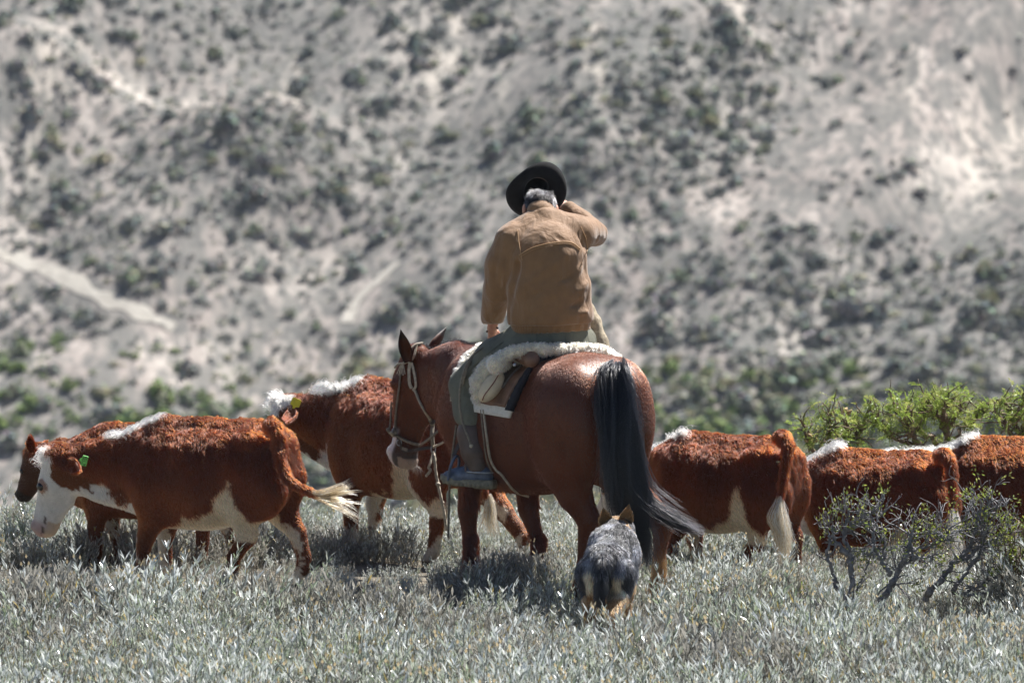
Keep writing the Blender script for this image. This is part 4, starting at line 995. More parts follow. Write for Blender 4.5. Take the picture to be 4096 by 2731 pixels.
# large cow behind the horse's head
c = Cow(134, (P(1860, 2300, 2.15)[0], 2.15), 1.065, 1.0)
poll = P(1165, 1640, 3.05); muz = P(1010, 1880, 3.30)
th = [(P(1140, 1590, 3.0), P(1075, 1660, 3.12), .07), (P(1185, 1730, 2.75), P(1205, 1790, 2.70), .035), (P(1160, 1830, 2.9), P(1195, 1890, 2.75), .05)]
cow2, V2, Q2, I2 = make_cow('cow', 'large red cow with a yellow ear tag and white crest, behind the horse head', c, poll, muz,
         (c.foot_x(1720, 0, 1), c.foot_x(2075, 0, -1), c.foot_x(1400, 0, 1), c.foot_x(1500, 0, -1)),
         hereford(seed=23, belly=.47, flank=.17, neckspots=th),
         dict(bone=PP((1885, 1660, 2.1), (1905, 1740, 2.0), (1920, 1860, 1.95), (1945, 1990, 1.95))),
         [(P(1165, 1635, 2.92), P(1150, 1700, 2.78), .10, (-.3, -1, .1)), (P(1195, 1625, 3.12), P(1215, 1680, 3.2), .09, (.3, -1, 0))],
         seed=21, fur_n=64000, crest=dict(t=(.16,.46), n=8000, len=.09, spread=1.2),
         switch=dict(guides=[PP((1955, 1980, 1.95), (1945, 2060, 1.94), (1930, 2150, 1.94)), PP((1958, 1980, 1.95), (1970, 2060, 1.94), (1990, 2160, 1.94))], n=400, spread=.014, cols=PALE),
         neck_r=(.21, .17, .125), lat_head=(-.5, -1, 0))
ear_tag(cow2, P(1183, 1610, 2.72), (.85, -.2, -.35), (-.35, 0, -.9), .060, .052, M_TAGY, [('042', .030, -.05)], 'plate')

# all-red one behind the calf, head to the far left
c = Cow(166, (P(860, 2300, 2.25)[0], 2.25), .86, 1.0)
poll = P(142, 1815, 2.75); muz = P(82, 1985, 2.85)
make_cow('cow', 'dark red faced cow mostly hidden behind the white-faced calf at the left', c, poll, muz, (.1, -.05, .85, .75),
         hereford(seed=33, face=False, belly=.3, flank=0, legs=.0, bib=False),
         dict(bone=[c.W(.0, 0, .92), c.W(-.05, 0, .8), c.W(-.05, 0, .6), c.W(-.04, 0, .45)]),
         [(P(125, 1815, 2.62), P(122, 1735, 2.58), .075, (-.6, -1, .1)), (P(165, 1800, 2.85), P(185, 1765, 2.95), .06, (.2, -1, 0))],
         seed=31, fur_n=30000, forelock=False, lat_head=(-.35, -1, 0))

# calf right of the horse with the long white tail switch
c = Cow(150, (P(3170, 2360, .95)[0], .95), .865, 1.08)
poll = P(2490, 1890, 1.85); muz = P(2400, 2060, 2.05)
make_cow('cow', 'red calf right of the horse with a long white switch hanging from its tail', c, poll, muz,
         (c.foot_x(2960, 0, 1), c.foot_x(3160, 0, -1), c.foot_x(2680, 0, 1), c.foot_x(2790, 0, -1)),
         hereford(seed=43, belly=.44, flank=.15),
         dict(bone=PP((3120, 1745, .88), (3150, 1770, .80), (3145, 1850, .76), (3130, 1940, .73), (3118, 2010, .71)), thick=1.15),
         [(P(2500, 1880, 1.75), P(2525, 1935, 1.6), .08, (-.3, -1, 0))],
         seed=41, fur_n=60000, crest=dict(t=(.06,.48), n=10000, len=.095, spread=1.2),
         switch=dict(guides=[PP((3118, 1990, .71), (3105, 2060, .67), (3115, 2160, .66), (3140, 2300, .66)), PP((3125, 1990, .71), (3145, 2070, .67), (3170, 2130, .66), (3195, 2200, .66)),
                             PP((3120, 1990, .71), (3130, 2090, .66), (3150, 2200, .65), (3165, 2330, .65)), PP((3115, 1990, .71), (3090, 2070, .67), (3105, 2130, .66), (3120, 2240, .66))], n=900, spread=.020, wave=.018, cols=PALE),
         lat_head=(-.5, -1, 0))

gw = [PP((3145, 2240, .655), (3165, 2295, .65), (3200, 2298, .64), (3250, 2284, .64), (3300, 2268, .64)), PP((3150, 2240, .655), (3172, 2300, .65), (3210, 2300, .64), (3260, 2290, .64), (3290, 2272, .64))]
cow4 = [o for o in bpy.data.objects if o.parent is None and o.get('category') == 'cow'][-1]
ow, cw = interp_strands(gw, 90, 14, .004, (.8, 1.0), 44, .003, .6, [(.55, .33, .18), (.62, .44, .28)]); curves_obj('tail_wisp', ow, np.full(90, .0014), cw, M_FUR, cow4)

# calf at the right behind the twisted shrub
c = Cow(162, (P(3790, 2300, 1.55)[0], 1.55), .855, 1.08)
poll = P(3110, 1930, 2.15); muz = P(3020, 2110, 2.25)
make_cow('cow', 'woolly red calf behind the twisted foreground shrub, with a white tail end', c, poll, muz,
         (c.foot_x(3620, 0, 1), c.foot_x(3800, 0, -1), c.foot_x(3300, 0, 1), c.foot_x(3400, 0, -1)),
         hereford(seed=53, belly=.40, flank=.12),
         dict(bone=PP((3765, 1820, 1.46), (3800, 1840, 1.38), (3810, 1920, 1.34), (3812, 2000, 1.32), (3815, 2060, 1.30)), thick=1.15),
         [(P(3120, 1920, 2.05), P(3140, 1970, 1.95), .08, (-.3, -1, 0))],
         seed=51, fur_n=56000, crest=dict(t=(.1,.5), n=8500, len=.085, spread=1.2),
         switch=dict(guides=[PP((3812, 2040, 1.30), (3805, 2110, 1.27), (3800, 2180, 1.26), (3815, 2260, 1.26)), PP((3818, 2040, 1.30), (3830, 2110, 1.27), (3838, 2170, 1.26), (3845, 2250, 1.26))], n=700, spread=.020, wave=.012, cols=PALE[:2]+PALE[3:]),
         lat_head=(-.4, -1, 0))

# cow cut by the right edge
c = Cow(170, (P(4370, 2300, 2.55)[0], 2.55), .90, 1.08)
poll = P(3400, 1880, 2.85); muz = P(3320, 2080, 2.9)
make_cow('cow', 'red cow cut off by the right edge, in front of the green shrub', c, poll, muz, (.2, .05, .9, .75),
         hereford(seed=63, belly=.42, flank=.1),
         dict(bone=[c.W(.0, 0, .92), c.W(-.05, 0, .8), c.W(-.05, 0, .6), c.W(-.04, 0, .45)]),
         [(P(3420, 1880, 2.75), P(3440, 1930, 2.65), .08, (-.3, -1, 0))],
         seed=61, fur_n=44000, crest=dict(t=(.1,.5), n=7000, len=.075, spread=1.1), lat_head=(-.4, -1, 0))
# ------------------------------------------------------------------ the dog, seen from behind
D = Frame(float(P(2415, 2400, -1.12)[0]), -1.12, .0, 82)
k_ = 1.0
F = Field(D.o+np.array([-.4, -.35, -.05]), D.o+np.array([.45, 1.0, .95]), .009)
DP = [(-.03, .52, .42, .035), (.02, .565, .37, .08), (.10, .575, .345, .095), (.20, .575, .335, .098), (.32, .575, .32, .108), (.43, .58, .34, .10), (.51, .555, .39, .075), (.55, .52, .43, .045)]
F.loft(DP, (D.o, D.f, D.l), k=0)
MD = np.stack([D.f, D.l, [0, 0, 1]])
for sd in (-1, 1):
    F.ell(D.W(.07, sd*.072, .42), (.10, .045, .13), k=.05, M=MD)
    F.ell(D.W(.43, sd*.07, .45), (.08, .05, .14), k=.05, M=MD)
def dleg(sd, x, hind, y=.075):
    if hind: F.tube([D.W(.07, sd*.075, .42), D.W(.13+.4*(x-.05), sd*.082, .33), D.W(x-.07, sd*y, .195), D.W(x-.055, sd*y, .09), D.W(x-.01, sd*y, .025), D.W(x+.03, sd*y, .02)], [.085, .06, .030, .024, .028, .024], k=.03)
    else: F.tube([D.W(.45, sd*.075, .46), D.W(.43+.2*(x-.45), sd*.075, .30), D.W(x, sd*y, .15), D.W(x, sd*y, .05), D.W(x+.04, sd*y, .02)], [.07, .045, .028, .025, .028], k=.03)
dleg(1, .10, True, .085); dleg(-1, -.04, True, .07); dleg(1, .52, False); dleg(-1, .40, False)
dpoll = D.W(.64, .0, .565); dn = D.W(.82, .02, .49)
F.tube([D.W(.46, 0, .51), D.W(.57, 0, .54), dpoll], [.12, .095, .085], k=.06)
F.ell(dpoll, (.085, .085, .075), k=.04); F.tube([dpoll+D.f*.05-np.array([0, 0, .02]), D.W(.74, .01, .52), dn], [.06, .045, .032], k=.04)
tail_d = catmull([D.W(-.02, 0, .51), D.W(-.065, .005, .47), D.W(-.085, .008, .38), D.W(-.08, .01, .29)], 10)
F.tube(tail_d, np.linspace(.028, .014, 10), k=.03)
V, Q = F.mesh(2)
BLU = np.array([.10, .104, .12]); TAN = np.array([.34, .215, .115]); DBK = np.array([.022, .022, .026]); STR = np.array([.60, .50, .36])
def dogcol(X):
    L = D.loc(X); x, y, z = L.T; n1 = fbm(X, 16, 201, 3); n2 = fbm(X, 7, 205, 2)
    c = np.broadcast_to(BLU, X.shape).copy()*(1+1.5*n1)[:, None]; c[n1 < -.22] = DBK
    c = np.where((smooth(.1, .35, n2))[:, None] > .5, c*.5, c)
    side = np.abs(y); lowr = (x < .16) & (z < .50)
    c = np.where((lowr & (side > .035+.025*n1) & (z < .46+.06*n2))[:, None], STR*(1+.5*n1)[:, None], c)
    c = np.where((lowr & (side > .105+.03*n1))[:, None], DBK*1.5, c)
    c = np.where((lowr & (side <= .035+.025*n1))[:, None], DBK*1.3, c)
    c = np.where(((z < .30+.05*n2))[:, None], TAN*(1.1+.6*n1)[:, None]*1, c)
    neck = (x > .48) & (z < .66+.03*n1); c = np.where((neck & (side > .07+.03*n2))[:, None], TAN*(1+.5*n1)[:, None], c)
    head = (x > .58); c = np.where(head[:, None], np.where((n1 < .05)[:, None], DBK*1.5, TAN*.9), c)
    return np.clip(c, .01, .8)
dog = tag(empty('dog', D.W(.3, 0, 0), D.A), 'shaggy grey and tan dog with pricked ears walking behind the horse', 'dog')
link('body', mesh_np('body', V, Q, M_COW, colors=dogcol(V)*.7), dog)
for b0, b1 in ((P(2432, 2125, -.52), P(2412, 2028, -.54)), (P(2494, 2120, -.52), P(2516, 2016, -.54))):
    ev, eq = ear_np(b0, b1, .086, (.25, -1, .1), cup=.40, n=10, thick=.006)
    eo = link('ear', mesh_np('ear', ev, eq, M_EARH, colors=np.broadcast_to(TAN*.9, ev.shape)), dog)
    ep, en = scatter(ev, eq, 900, seed=7); fur('ear_hair', ep, en, .016, np.broadcast_to(unit(b1-b0), ep.shape), np.broadcast_to(TAN, ep.shape)*np.where(np.linalg.norm(ep-b1, axis=1) < .03, .35, 1)[:, None], M_FUR, eo, width=.0009, lift=.3, grav=.1, curl=.15)
for sd in (-1, 1):
    v, f = sphere_np(dpoll+D.f*.075+D.l*sd*.042+np.array([0, 0, .005]), .012, 8); link('eye', mesh_np('eye', v, f, M_EYE), dog)
v, f = sphere_np(dn+D.f*.024, .015, 8); link('nose', mesh_np('nose', v, f, M_EYE), dog)
Pn, Nn = scatter(V, Q, 46000, lambda X: np.where(D.loc(X)[:, 0] > .56, .6, 1), 15)
L = D.loc(Pn); tl = np.min(np.linalg.norm(Pn[:, None]-tail_d[None, ::3], axis=2), 1) < .045
ln = np.where(L[:, 2] < .26, .020, np.where(L[:, 0] > .56, .018, .031)); ln = np.where(tl, .05, ln)
Dd = -D.f*.9+np.array([0, 0, -.55]); Dv = np.broadcast_to(Dd, Pn.shape).copy(); Dv[L[:, 0] < .1] = np.array([0, 0, -1.0])-D.f*.15
col = dogcol(Pn); col[tl] = DBK*1.4; hi = (np.random.default_rng(4).random(len(Pn)) < .16) & (L[:, 2] > .42); col[hi] = np.array([.40, .41, .45])
fur('coat_hair', Pn, Nn, ln, Dv, col, M_FUR, dog, width=.0011, lift=.42, grav=.35, curl=.22, cfreq=24, K=7, jit=.22)
# ------------------------------------------------------------------ the rider
def wrinkle(m, scale, strength, stretch=(1, 1, 1)):
    n, l = m.node_tree.nodes, m.node_tree.links; b = n['Principled BSDF']
    tc = n.new('ShaderNodeTexCoord'); mp = n.new('ShaderNodeMapping'); mp.inputs['Scale'].default_value = stretch
    t = n.new('ShaderNodeTexNoise'); t.inputs['Scale'].default_value = scale; t.inputs['Detail'].default_value = 3; t.inputs['Distortion'].default_value = .6
    t2 = n.new('ShaderNodeTexNoise'); t2.inputs['Scale'].default_value = 500
    ad = n.new('ShaderNodeMath'); ad.operation = 'MULTIPLY_ADD'; ad.inputs[1].default_value = .06
    bp = n.new('ShaderNodeBump'); bp.inputs['Strength'].default_value = min(1, strength*1.5); bp.inputs['Distance'].default_value = .045
    l.new(tc.outputs['Object'], mp.inputs['Vector']); l.new(mp.outputs['Vector'], t.inputs['Vector']); l.new(tc.outputs['Object'], t2.inputs['Vector'])
    l.new(t2.outputs['Fac'], ad.inputs[0]); l.new(t.outputs['Fac'], ad.inputs[2]); l.new(ad.outputs[0], bp.inputs['Height']); l.new(bp.outputs['Normal'], b.inputs['Normal'])
M_SKIN = simple('skin', (.50, .24, .16), rough=.5, noise=.15, nscale=50, bump=.1, bscale=400)
M_JACK = simple('tan_jacket_cloth', (.24, .125, .050), rough=.66, noise=.10, nscale=18, spec=.35, sheen=.35); wrinkle(M_JACK, 5, .42, (1.8, 1.8, .6))
M_SEAM = simple('jacket_seam', (.42, .25, .12), rough=.75)
M_TROU = simple('olive_trouser_cloth', (.155, .155, .12), rough=.8, noise=.12, nscale=14, spec=.25); wrinkle(M_TROU, 11, .5, (1.2, 1.2, .5))
M_BOOT = simple('boot_rubber', (.085, .055, .042), rough=.5, noise=.25, nscale=20, bump=.15, bscale=150)
M_SHOE = simple('worn_blue_grey_leather', (.085, .105, .15), rough=.45, noise=.4, nscale=24, bump=.15)
M_SOLE = simple('dusty_sole', (.22, .19, .13), rough=.8, noise=.35, nscale=40, bump=.4, bscale=120)
M_HAT = simple('black_felt', (.009, .009, .010), rough=.85, noise=.3, nscale=30, spec=.15, sheen=.15)
M_STEEL = simple('worn_steel', (.35, .36, .38), rough=.35, metal=1.0, noise=.2)
person = tag(empty('person', P(2190, 1380, .62), R(100)), 'man in tan jacket and olive trousers riding the bay horse with bowed head', 'person')
hip = P(2205, 1335, .58)
J = dict(lsh=P(2045, 965, .62), lel=P(1990, 1165, .66), lwr=P(1968, 1318, .84), rsh=P(2318, 935, .66), rel=P(2378, 935, .92), rwr=P(2275, 838, 1.04), head=P(2162, 826, .77),
         lhip=P(2105, 1375, .62), lkn=P(1865, 1545, .72), lan=P(1914, 1860, .58), rhip=P(2300, 1375, .72))
rkn = H.W(1.12, -.42, 1.10); ran = H.W(.98, -.40, .72)
# --- body: one continuous skin, mostly inside the clothes
F = Field(np.array([-.75, .1, .55]), np.array([1.0, 1.6, 2.55]), .0075)
XL = np.array([1.0, 0, 0])
tors = [hip, P(2198, 1200, .56), P(2192, 1060, .58), P(2185, 960, .63), P(2172, 885, .70)]
F.tube(tors, [.12, .115, .12, .11, .07], k=.03, L=XL, flat=[1.35, 1.3, 1.45, 1.5, 1.1])
F.tube([tors[-1], J['head']-np.array([0, .0, .02])], [.058, .062], k=.03)
hax = unit(np.array([-.05, .75, -.45])); hu = unit(np.cross(np.array([1.0, 0, 0]), hax)); hu = hu if hu[2] > 0 else -hu; hx_ = np.cross(hu, hax)   # face direction, up of head
hc_ = J['head']+hax*.02
F.ell(hc_, (.078, .098, .100), k=.03, M=np.stack([hx_, hax, hu]))
F.ell(hc_+hax*.065-hu*.06, (.058, .05, .065), k=.04, M=np.stack([hx_, hax, hu]))                                # jaw
F.tube([hc_+hax*.10+hu*.005, hc_+hax*.122-hu*.028], [.012, .017], k=.02)                                         # nose
F.tube([hc_+hax*.095-hu*.062-hx_*.02, hc_+hax*.095-hu*.062+hx_*.02], [.010, .010], k=.015)                        # lips
for sd in (-1, 1):
    F.ell(hc_+hx_*sd*.094-hu*.020-hax*.014, (.013, .028, .038), k=.012, M=np.stack([hx_, hax, hu]))               # ear
    F.ridge(hc_+hx_*sd*.022+hax*.094+hu*.012, hc_+hx_*sd*.045+hax*.085+hu*.012, .014, .010)                       # eye socket
F.tube([J['lsh'], J['lel'], J['lwr']], [.058, .045, .030], k=.03); F.tube([J['rsh'], J['rel'], J['rwr']], [.058, .045, .030], k=.03)
F.tube([J['lhip'], J['lkn'], J['lan'], J['lan']-np.array([.0, 0, .04])], [.085, .062, .042, .034], k=.04); F.tube([J['rhip'], rkn, ran, ran-np.array([0, 0, .04])], [.085, .062, .042, .034], k=.04)
for an, dr in ((J['lan'], np.array([-.86, .45, 0])), (ran, np.array([-.5, .85, 0]))): F.tube([an-np.array([0, 0, .045]), an-np.array([0, 0, .065])+dr*.15], [.03, .022], k=.02)
def hand(wr, fwd, palm, side, curl):
    """palm, four unequal fingers and a thumb off the side; fwd towards the fingertips, palm the way the palm faces, side towards the thumb"""
    fwd = unit(np.asarray(fwd, float)); palm = np.asarray(palm, float); palm = unit(palm-fwd*(palm@fwd)); side = np.cross(fwd, palm)*np.sign(np.cross(fwd, palm)@np.asarray(side, float))
    F.tube([wr, wr+fwd*.045, wr+fwd*.085], [.027, .036, .037], k=.015, L=palm, flat=[.7, .5, .45])
    for i, (o, ln) in enumerate(((.030, .066), (.010, .076), (-.010, .070), (-.029, .054))):
        b = wr+fwd*.085+side*o; d = fwd; p = [b-fwd*.02, b]
        for sg, (a, fr) in enumerate(((curl*.7, .45), (curl*1.7, .32), (curl*2.4, .23))):
            d = unit(fwd*math.cos(a)+palm*math.sin(a)); p.append(p[-1]+d*ln*fr*1.1)
        F.tube(p, [.0095, .0098, .0092, .0088, .008], k=.006)
    b = wr+fwd*.03+side*.026; F.tube([b, b+side*.022+fwd*.022+palm*.012, b+side*.020+fwd*.048+palm*.030, b+side*.006+fwd*.062+palm*.042], [.015, .0125, .011, .009], k=.010)
    return wr+fwd*.085+palm*.028
lgrip = hand(J['lwr']+np.array([0, .01, -.02]), (-.05, .75, -.6), (.75, .15, -.5), (-.3, .5, .8), .85)
rgrip = hand(J['rwr'], (-.85, .35, .35), (-.1, .6, -.7), (.1, .4, .9), .75)
V, Q = F.mesh(1); link('body', mesh_np('body', V, Q, M_SKIN), person)
# --- hair
Pn, Nn = scatter(V, Q, 60000, lambda X: (np.linalg.norm(X-hc_, axis=1) < .135)*1.0, 31)
d = Pn-hc_; keep = ((d@hax) < .045) & ((d@hu) > -.062-.5*np.maximum(d@hax, 0)) & (np.abs(d@hx_) < .080) | ((d@hu) > .055) & ((d@hax) < .07)
Pn, Nn = Pn[keep], Nn[keep]; g = np.random.default_rng(9); tone = fbm(Pn, 26, 71, 3)
hcol = np.where((tone+.3*g.normal(0, 1, len(Pn)) > .16)[:, None], np.array([.35, .35, .38]), np.array([.055, .05, .05]))
up_ = smooth(-.04, .09, (Pn-hc_)@hu)
fur('hair', Pn, Nn, .022+.022*up_, np.broadcast_to(-hu*1.0-hax*.3+hx_*.25, Pn.shape), hcol, M_FUR, person, width=.0008, lift=.35, grav=.15, curl=.38, cfreq=34, K=6, jit=.25)
# --- jacket
F = Field(np.array([-.55, .1, 1.3]), np.array([.85, 1.45, 2.45]), .008)
F.tube([P(2202, 1312, .56), P(2200, 1262, .53), P(2196, 1150, .535), P(2192, 1040, .57), P(2190, 965, .63), P(2182, 905, .70)], [.145, .150, .150, .150, .128, .075], k=.03, L=XL, flat=[1.60, 1.66, 1.60, 1.46, 1.50, 1.35])
F.ell(P(2195, 1030, .545), (.19, .10, .17), k=.08)                                                              # rounded upper back
F.tube([P(2070, 935, .66), P(2170, 872, .70), P(2290, 915, .68)], [.085, .075, .085], k=.06)
F.tube([J['lsh'], P(2005, 1060, .62), J['lel'], P(1972, 1250, .74), J['lwr']+np.array([0, 0, .012])], [.098, .094, .088, .072, .050], k=.045)
F.tube([J['lwr']+np.array([.002, -.004, .030]), J['lwr']+np.array([.004, .03, -.066])], [.057, .055], k=.012)                 # cuff
F.tube([J['rsh'], P(2352, 925, .80), J['rel'], P(2330, 885, .99), J['rwr']], [.098, .086, .074, .064, .050], k=.045)
F.tube([P(2215, 1318, .555), P(2200, 1290, .545)], [.136, .145], k=.02, L=XL, flat=[1.66, 1.66])
F.cut(np.array([.04, -.05, -1.0]), float(np.array([.04, -.05, -1.0])@P(2200, 1306, .31)))
# creases: long diagonals across the back, the armpits and elbows
for a, b, w, dp in (((2085, 1150, .40), (2290, 1010, .43), .024, -.016), ((2110, 1195, .40), (2325, 1080, .43), .018, .018), ((2140, 1255, .40), (2340, 1150, .43), .018, -.018),
                    ((2170, 1270, .40), (2345, 1200, .43), .014, .016), ((2200, 1225, .40), (2340, 1180, .43), .010, -.013), ((2190, 1292, .40), (2385, 1238, .44), .018, -.020), ((2150, 1290, .40), (2370, 1262, .43), .012, .014),
                    ((2085, 1030, .48), (2058, 1130, .46), .020, .034), ((2062, 1120, .46), (2030, 1230, .46), .018, .036), ((2030, 1220, .47), (2035, 1300, .50), .014, .026),
                    ((2250, 930, .56), (2335, 1030, .50), .014, .014), ((2290, 935, .56), (2350, 1010, .53), .011, .013), ((2320, 950, .56), (2352, 1040, .53), .008, -.010), ((2200, 895, .60), (2240, 930, .55), .010, -.008),
                    ((2000, 1000, .54), (1965, 1160, .55), .016, .013), ((2030, 1080, .52), (1990, 1190, .55), .012, -.010), ((2010, 1130, .53), (1940, 1210, .57), .012, .016), ((2000, 1190, .57), (1932, 1245, .62), .011, .016),
                    ((1995, 1245, .62), (1942, 1285, .68), .010, .014), ((2020, 1225, .60), (1990, 1290, .70), .010, .012),
                    ((2310, 905, .82), (2385, 965, .80), .012, .016), ((2335, 870, .90), (2395, 935, .84), .011, .016), ((2295, 858, .95), (2345, 905, .90), .009, .013), ((2280, 880, .9), (2330, 930, .8), .009, .012), ((2350, 960, .66), (2395, 960, .72), .010, .014),
                    ((2345, 1000, .50), (2358, 1130, .48), .016, .016), ((2345, 1045, .48), (2290, 1120, .42), .014, -.013), ((2360, 1110, .48), (2320, 1180, .43), .012, -.013), ((2365, 1150, .48), (2340, 1230, .44), .010, .012),
                    ((2120, 1000, .46), (2110, 1140, .43), .014, -.007), ((2080, 905, .60), (2165, 935, .52), .012, -.006), ((2100, 1290, .40), (2180, 1240, .40), .016, .010)):
    F.ridge(P(*a), P(*b), w, dp)
V, Q = F.mesh(2); NV = vnormals(V, Q)
V = V+NV*(.006*fbm(V, 8, 301, 2)*smooth(2.30, 2.0, V[:, 2])+.0025*fbm(V*np.array([1, 1, .5]), 26, 305, 2))[:, None]
jk = link('jacket', mesh_np('jacket', V, Q, M_JACK), person); JB = BVHTree.FromPolygons(V.tolist(), Q.tolist())
F = Field(np.array([-.4, .1, 1.4]), np.array([.75, 1.2, 1.9]), .007)
F.tube([P(2205, 1318, .56), P(2202, 1280, .55)], [.137, .140], k=0, L=XL, flat=[1.66, 1.66]); nb_ = np.array([.05, -.05, -1.0]); F.cut(nb_, float(nb_@P(2210, 1336, .33)))
V, Q = F.mesh(1); V = V+vnormals(V, Q)*(.003*np.sin(np.arctan2(V[:, 1]-.55, V[:, 0]-.1)*38))[:, None]; link('hem_band', mesh_np('hem_band', V, Q, M_JACK), jk)
def seam(pts, r=.0035, par=None, name='seam', mat=None):
    c = catmull(np.array(pts, float), 40); q = np.array([on(JB, a, b, .004, .5) for a, b in c]); rope(name, q[::2], r, mat or M_SEAM, par or jk, 6, 40)
seam([(2078, 1020), (2135, 990), (2210, 972), (2280, 970), (2325, 1000)]); seam([(2082, 1027), (2137, 997), (2210, 979), (2280, 977), (2322, 1006)], .002)
seam([(2070, 920), (2078, 980), (2090, 1045)], .0022); seam([(2322, 905), (2345, 960), (2348, 1020)], .0022)
F = Field(np.array([-.1, .4, 2.1]), np.array([.5, 1.1, 2.45]), .006)
F.tube([P(2170, 884, .70), P(2163, 848, .725)], [.084, .078], k=.0, L=XL, flat=[1.12, 1.06]); 
V, Q = F.mesh(1); link('collar', mesh_np('collar', V, Q, M_JACK), jk)
for a in ((1950, 1332), (1992, 1318)):
    v, f = sphere_np(on(JB, a[0]-2, a[1]-6, .004, .8), .007, 6); link('cuff_button', mesh_np('cuff_button', v, f, M_BOOT), jk)
# --- trousers
F = Field(np.array([-.65, .0, .75]), np.array([1.0, 1.6, 1.85]), .009)
F.tube([P(2205, 1330, .57), P(2205, 1385, .58)], [.128, .142], k=.03, L=XL, flat=[1.68, 1.72])
F.tube([P(2110, 1362, .60), P(1985, 1430, .62), J['lkn'], P(1880, 1650, .66), P(1890, 1668, .63)], [.118, .116, .104, .096, .082], k=.05)
F.tube([P(2310, 1370, .70), (J['rhip']+rkn)/2+np.array([.04, 0, .02]), rkn, ran], [.115, .105, .085, .068], k=.05)
for a, b, w, dp in (((1930, 1470, .50), (1850, 1570, .60), .016, .016), ((1960, 1500, .52), (1880, 1600, .58), .014, .016), ((1850, 1600, .56), (1910, 1640, .56), .013, .016), ((1850, 1660, .56), (1915, 1700, .54), .012, .016),
                    ((1860, 1720, .54), (1925, 1735, .52), .012, .014), ((2080, 1345, .42), (2230, 1368, .42), .012, .012), ((2240, 1372, .42), (2370, 1350, .46), .012, .014), ((2030, 1400, .5), (1900, 1520, .55), .014, -.012)):
    F.ridge(P(*a), P(*b), w, dp)
V, Q = F.mesh(2); NV = vnormals(V, Q); V = V+NV*(.0035*fbm(V*np.array([1.5, 1.5, .7]), 14, 401, 2))[:, None]
tr = link('trousers', mesh_np('trousers', V, Q, M_TROU), person); TB = BVHTree.FromPolygons(V.tolist(), Q.tolist())
q = np.array([on(TB, a, b, .003, .5) for a, b in catmull(np.array([(2010, 1370), (1920, 1440), (1850, 1530), (1838, 1600), (1858, 1720)], float), 30)]); rope('side_seam', q, .0028, M_TROU, tr, 6, 30)
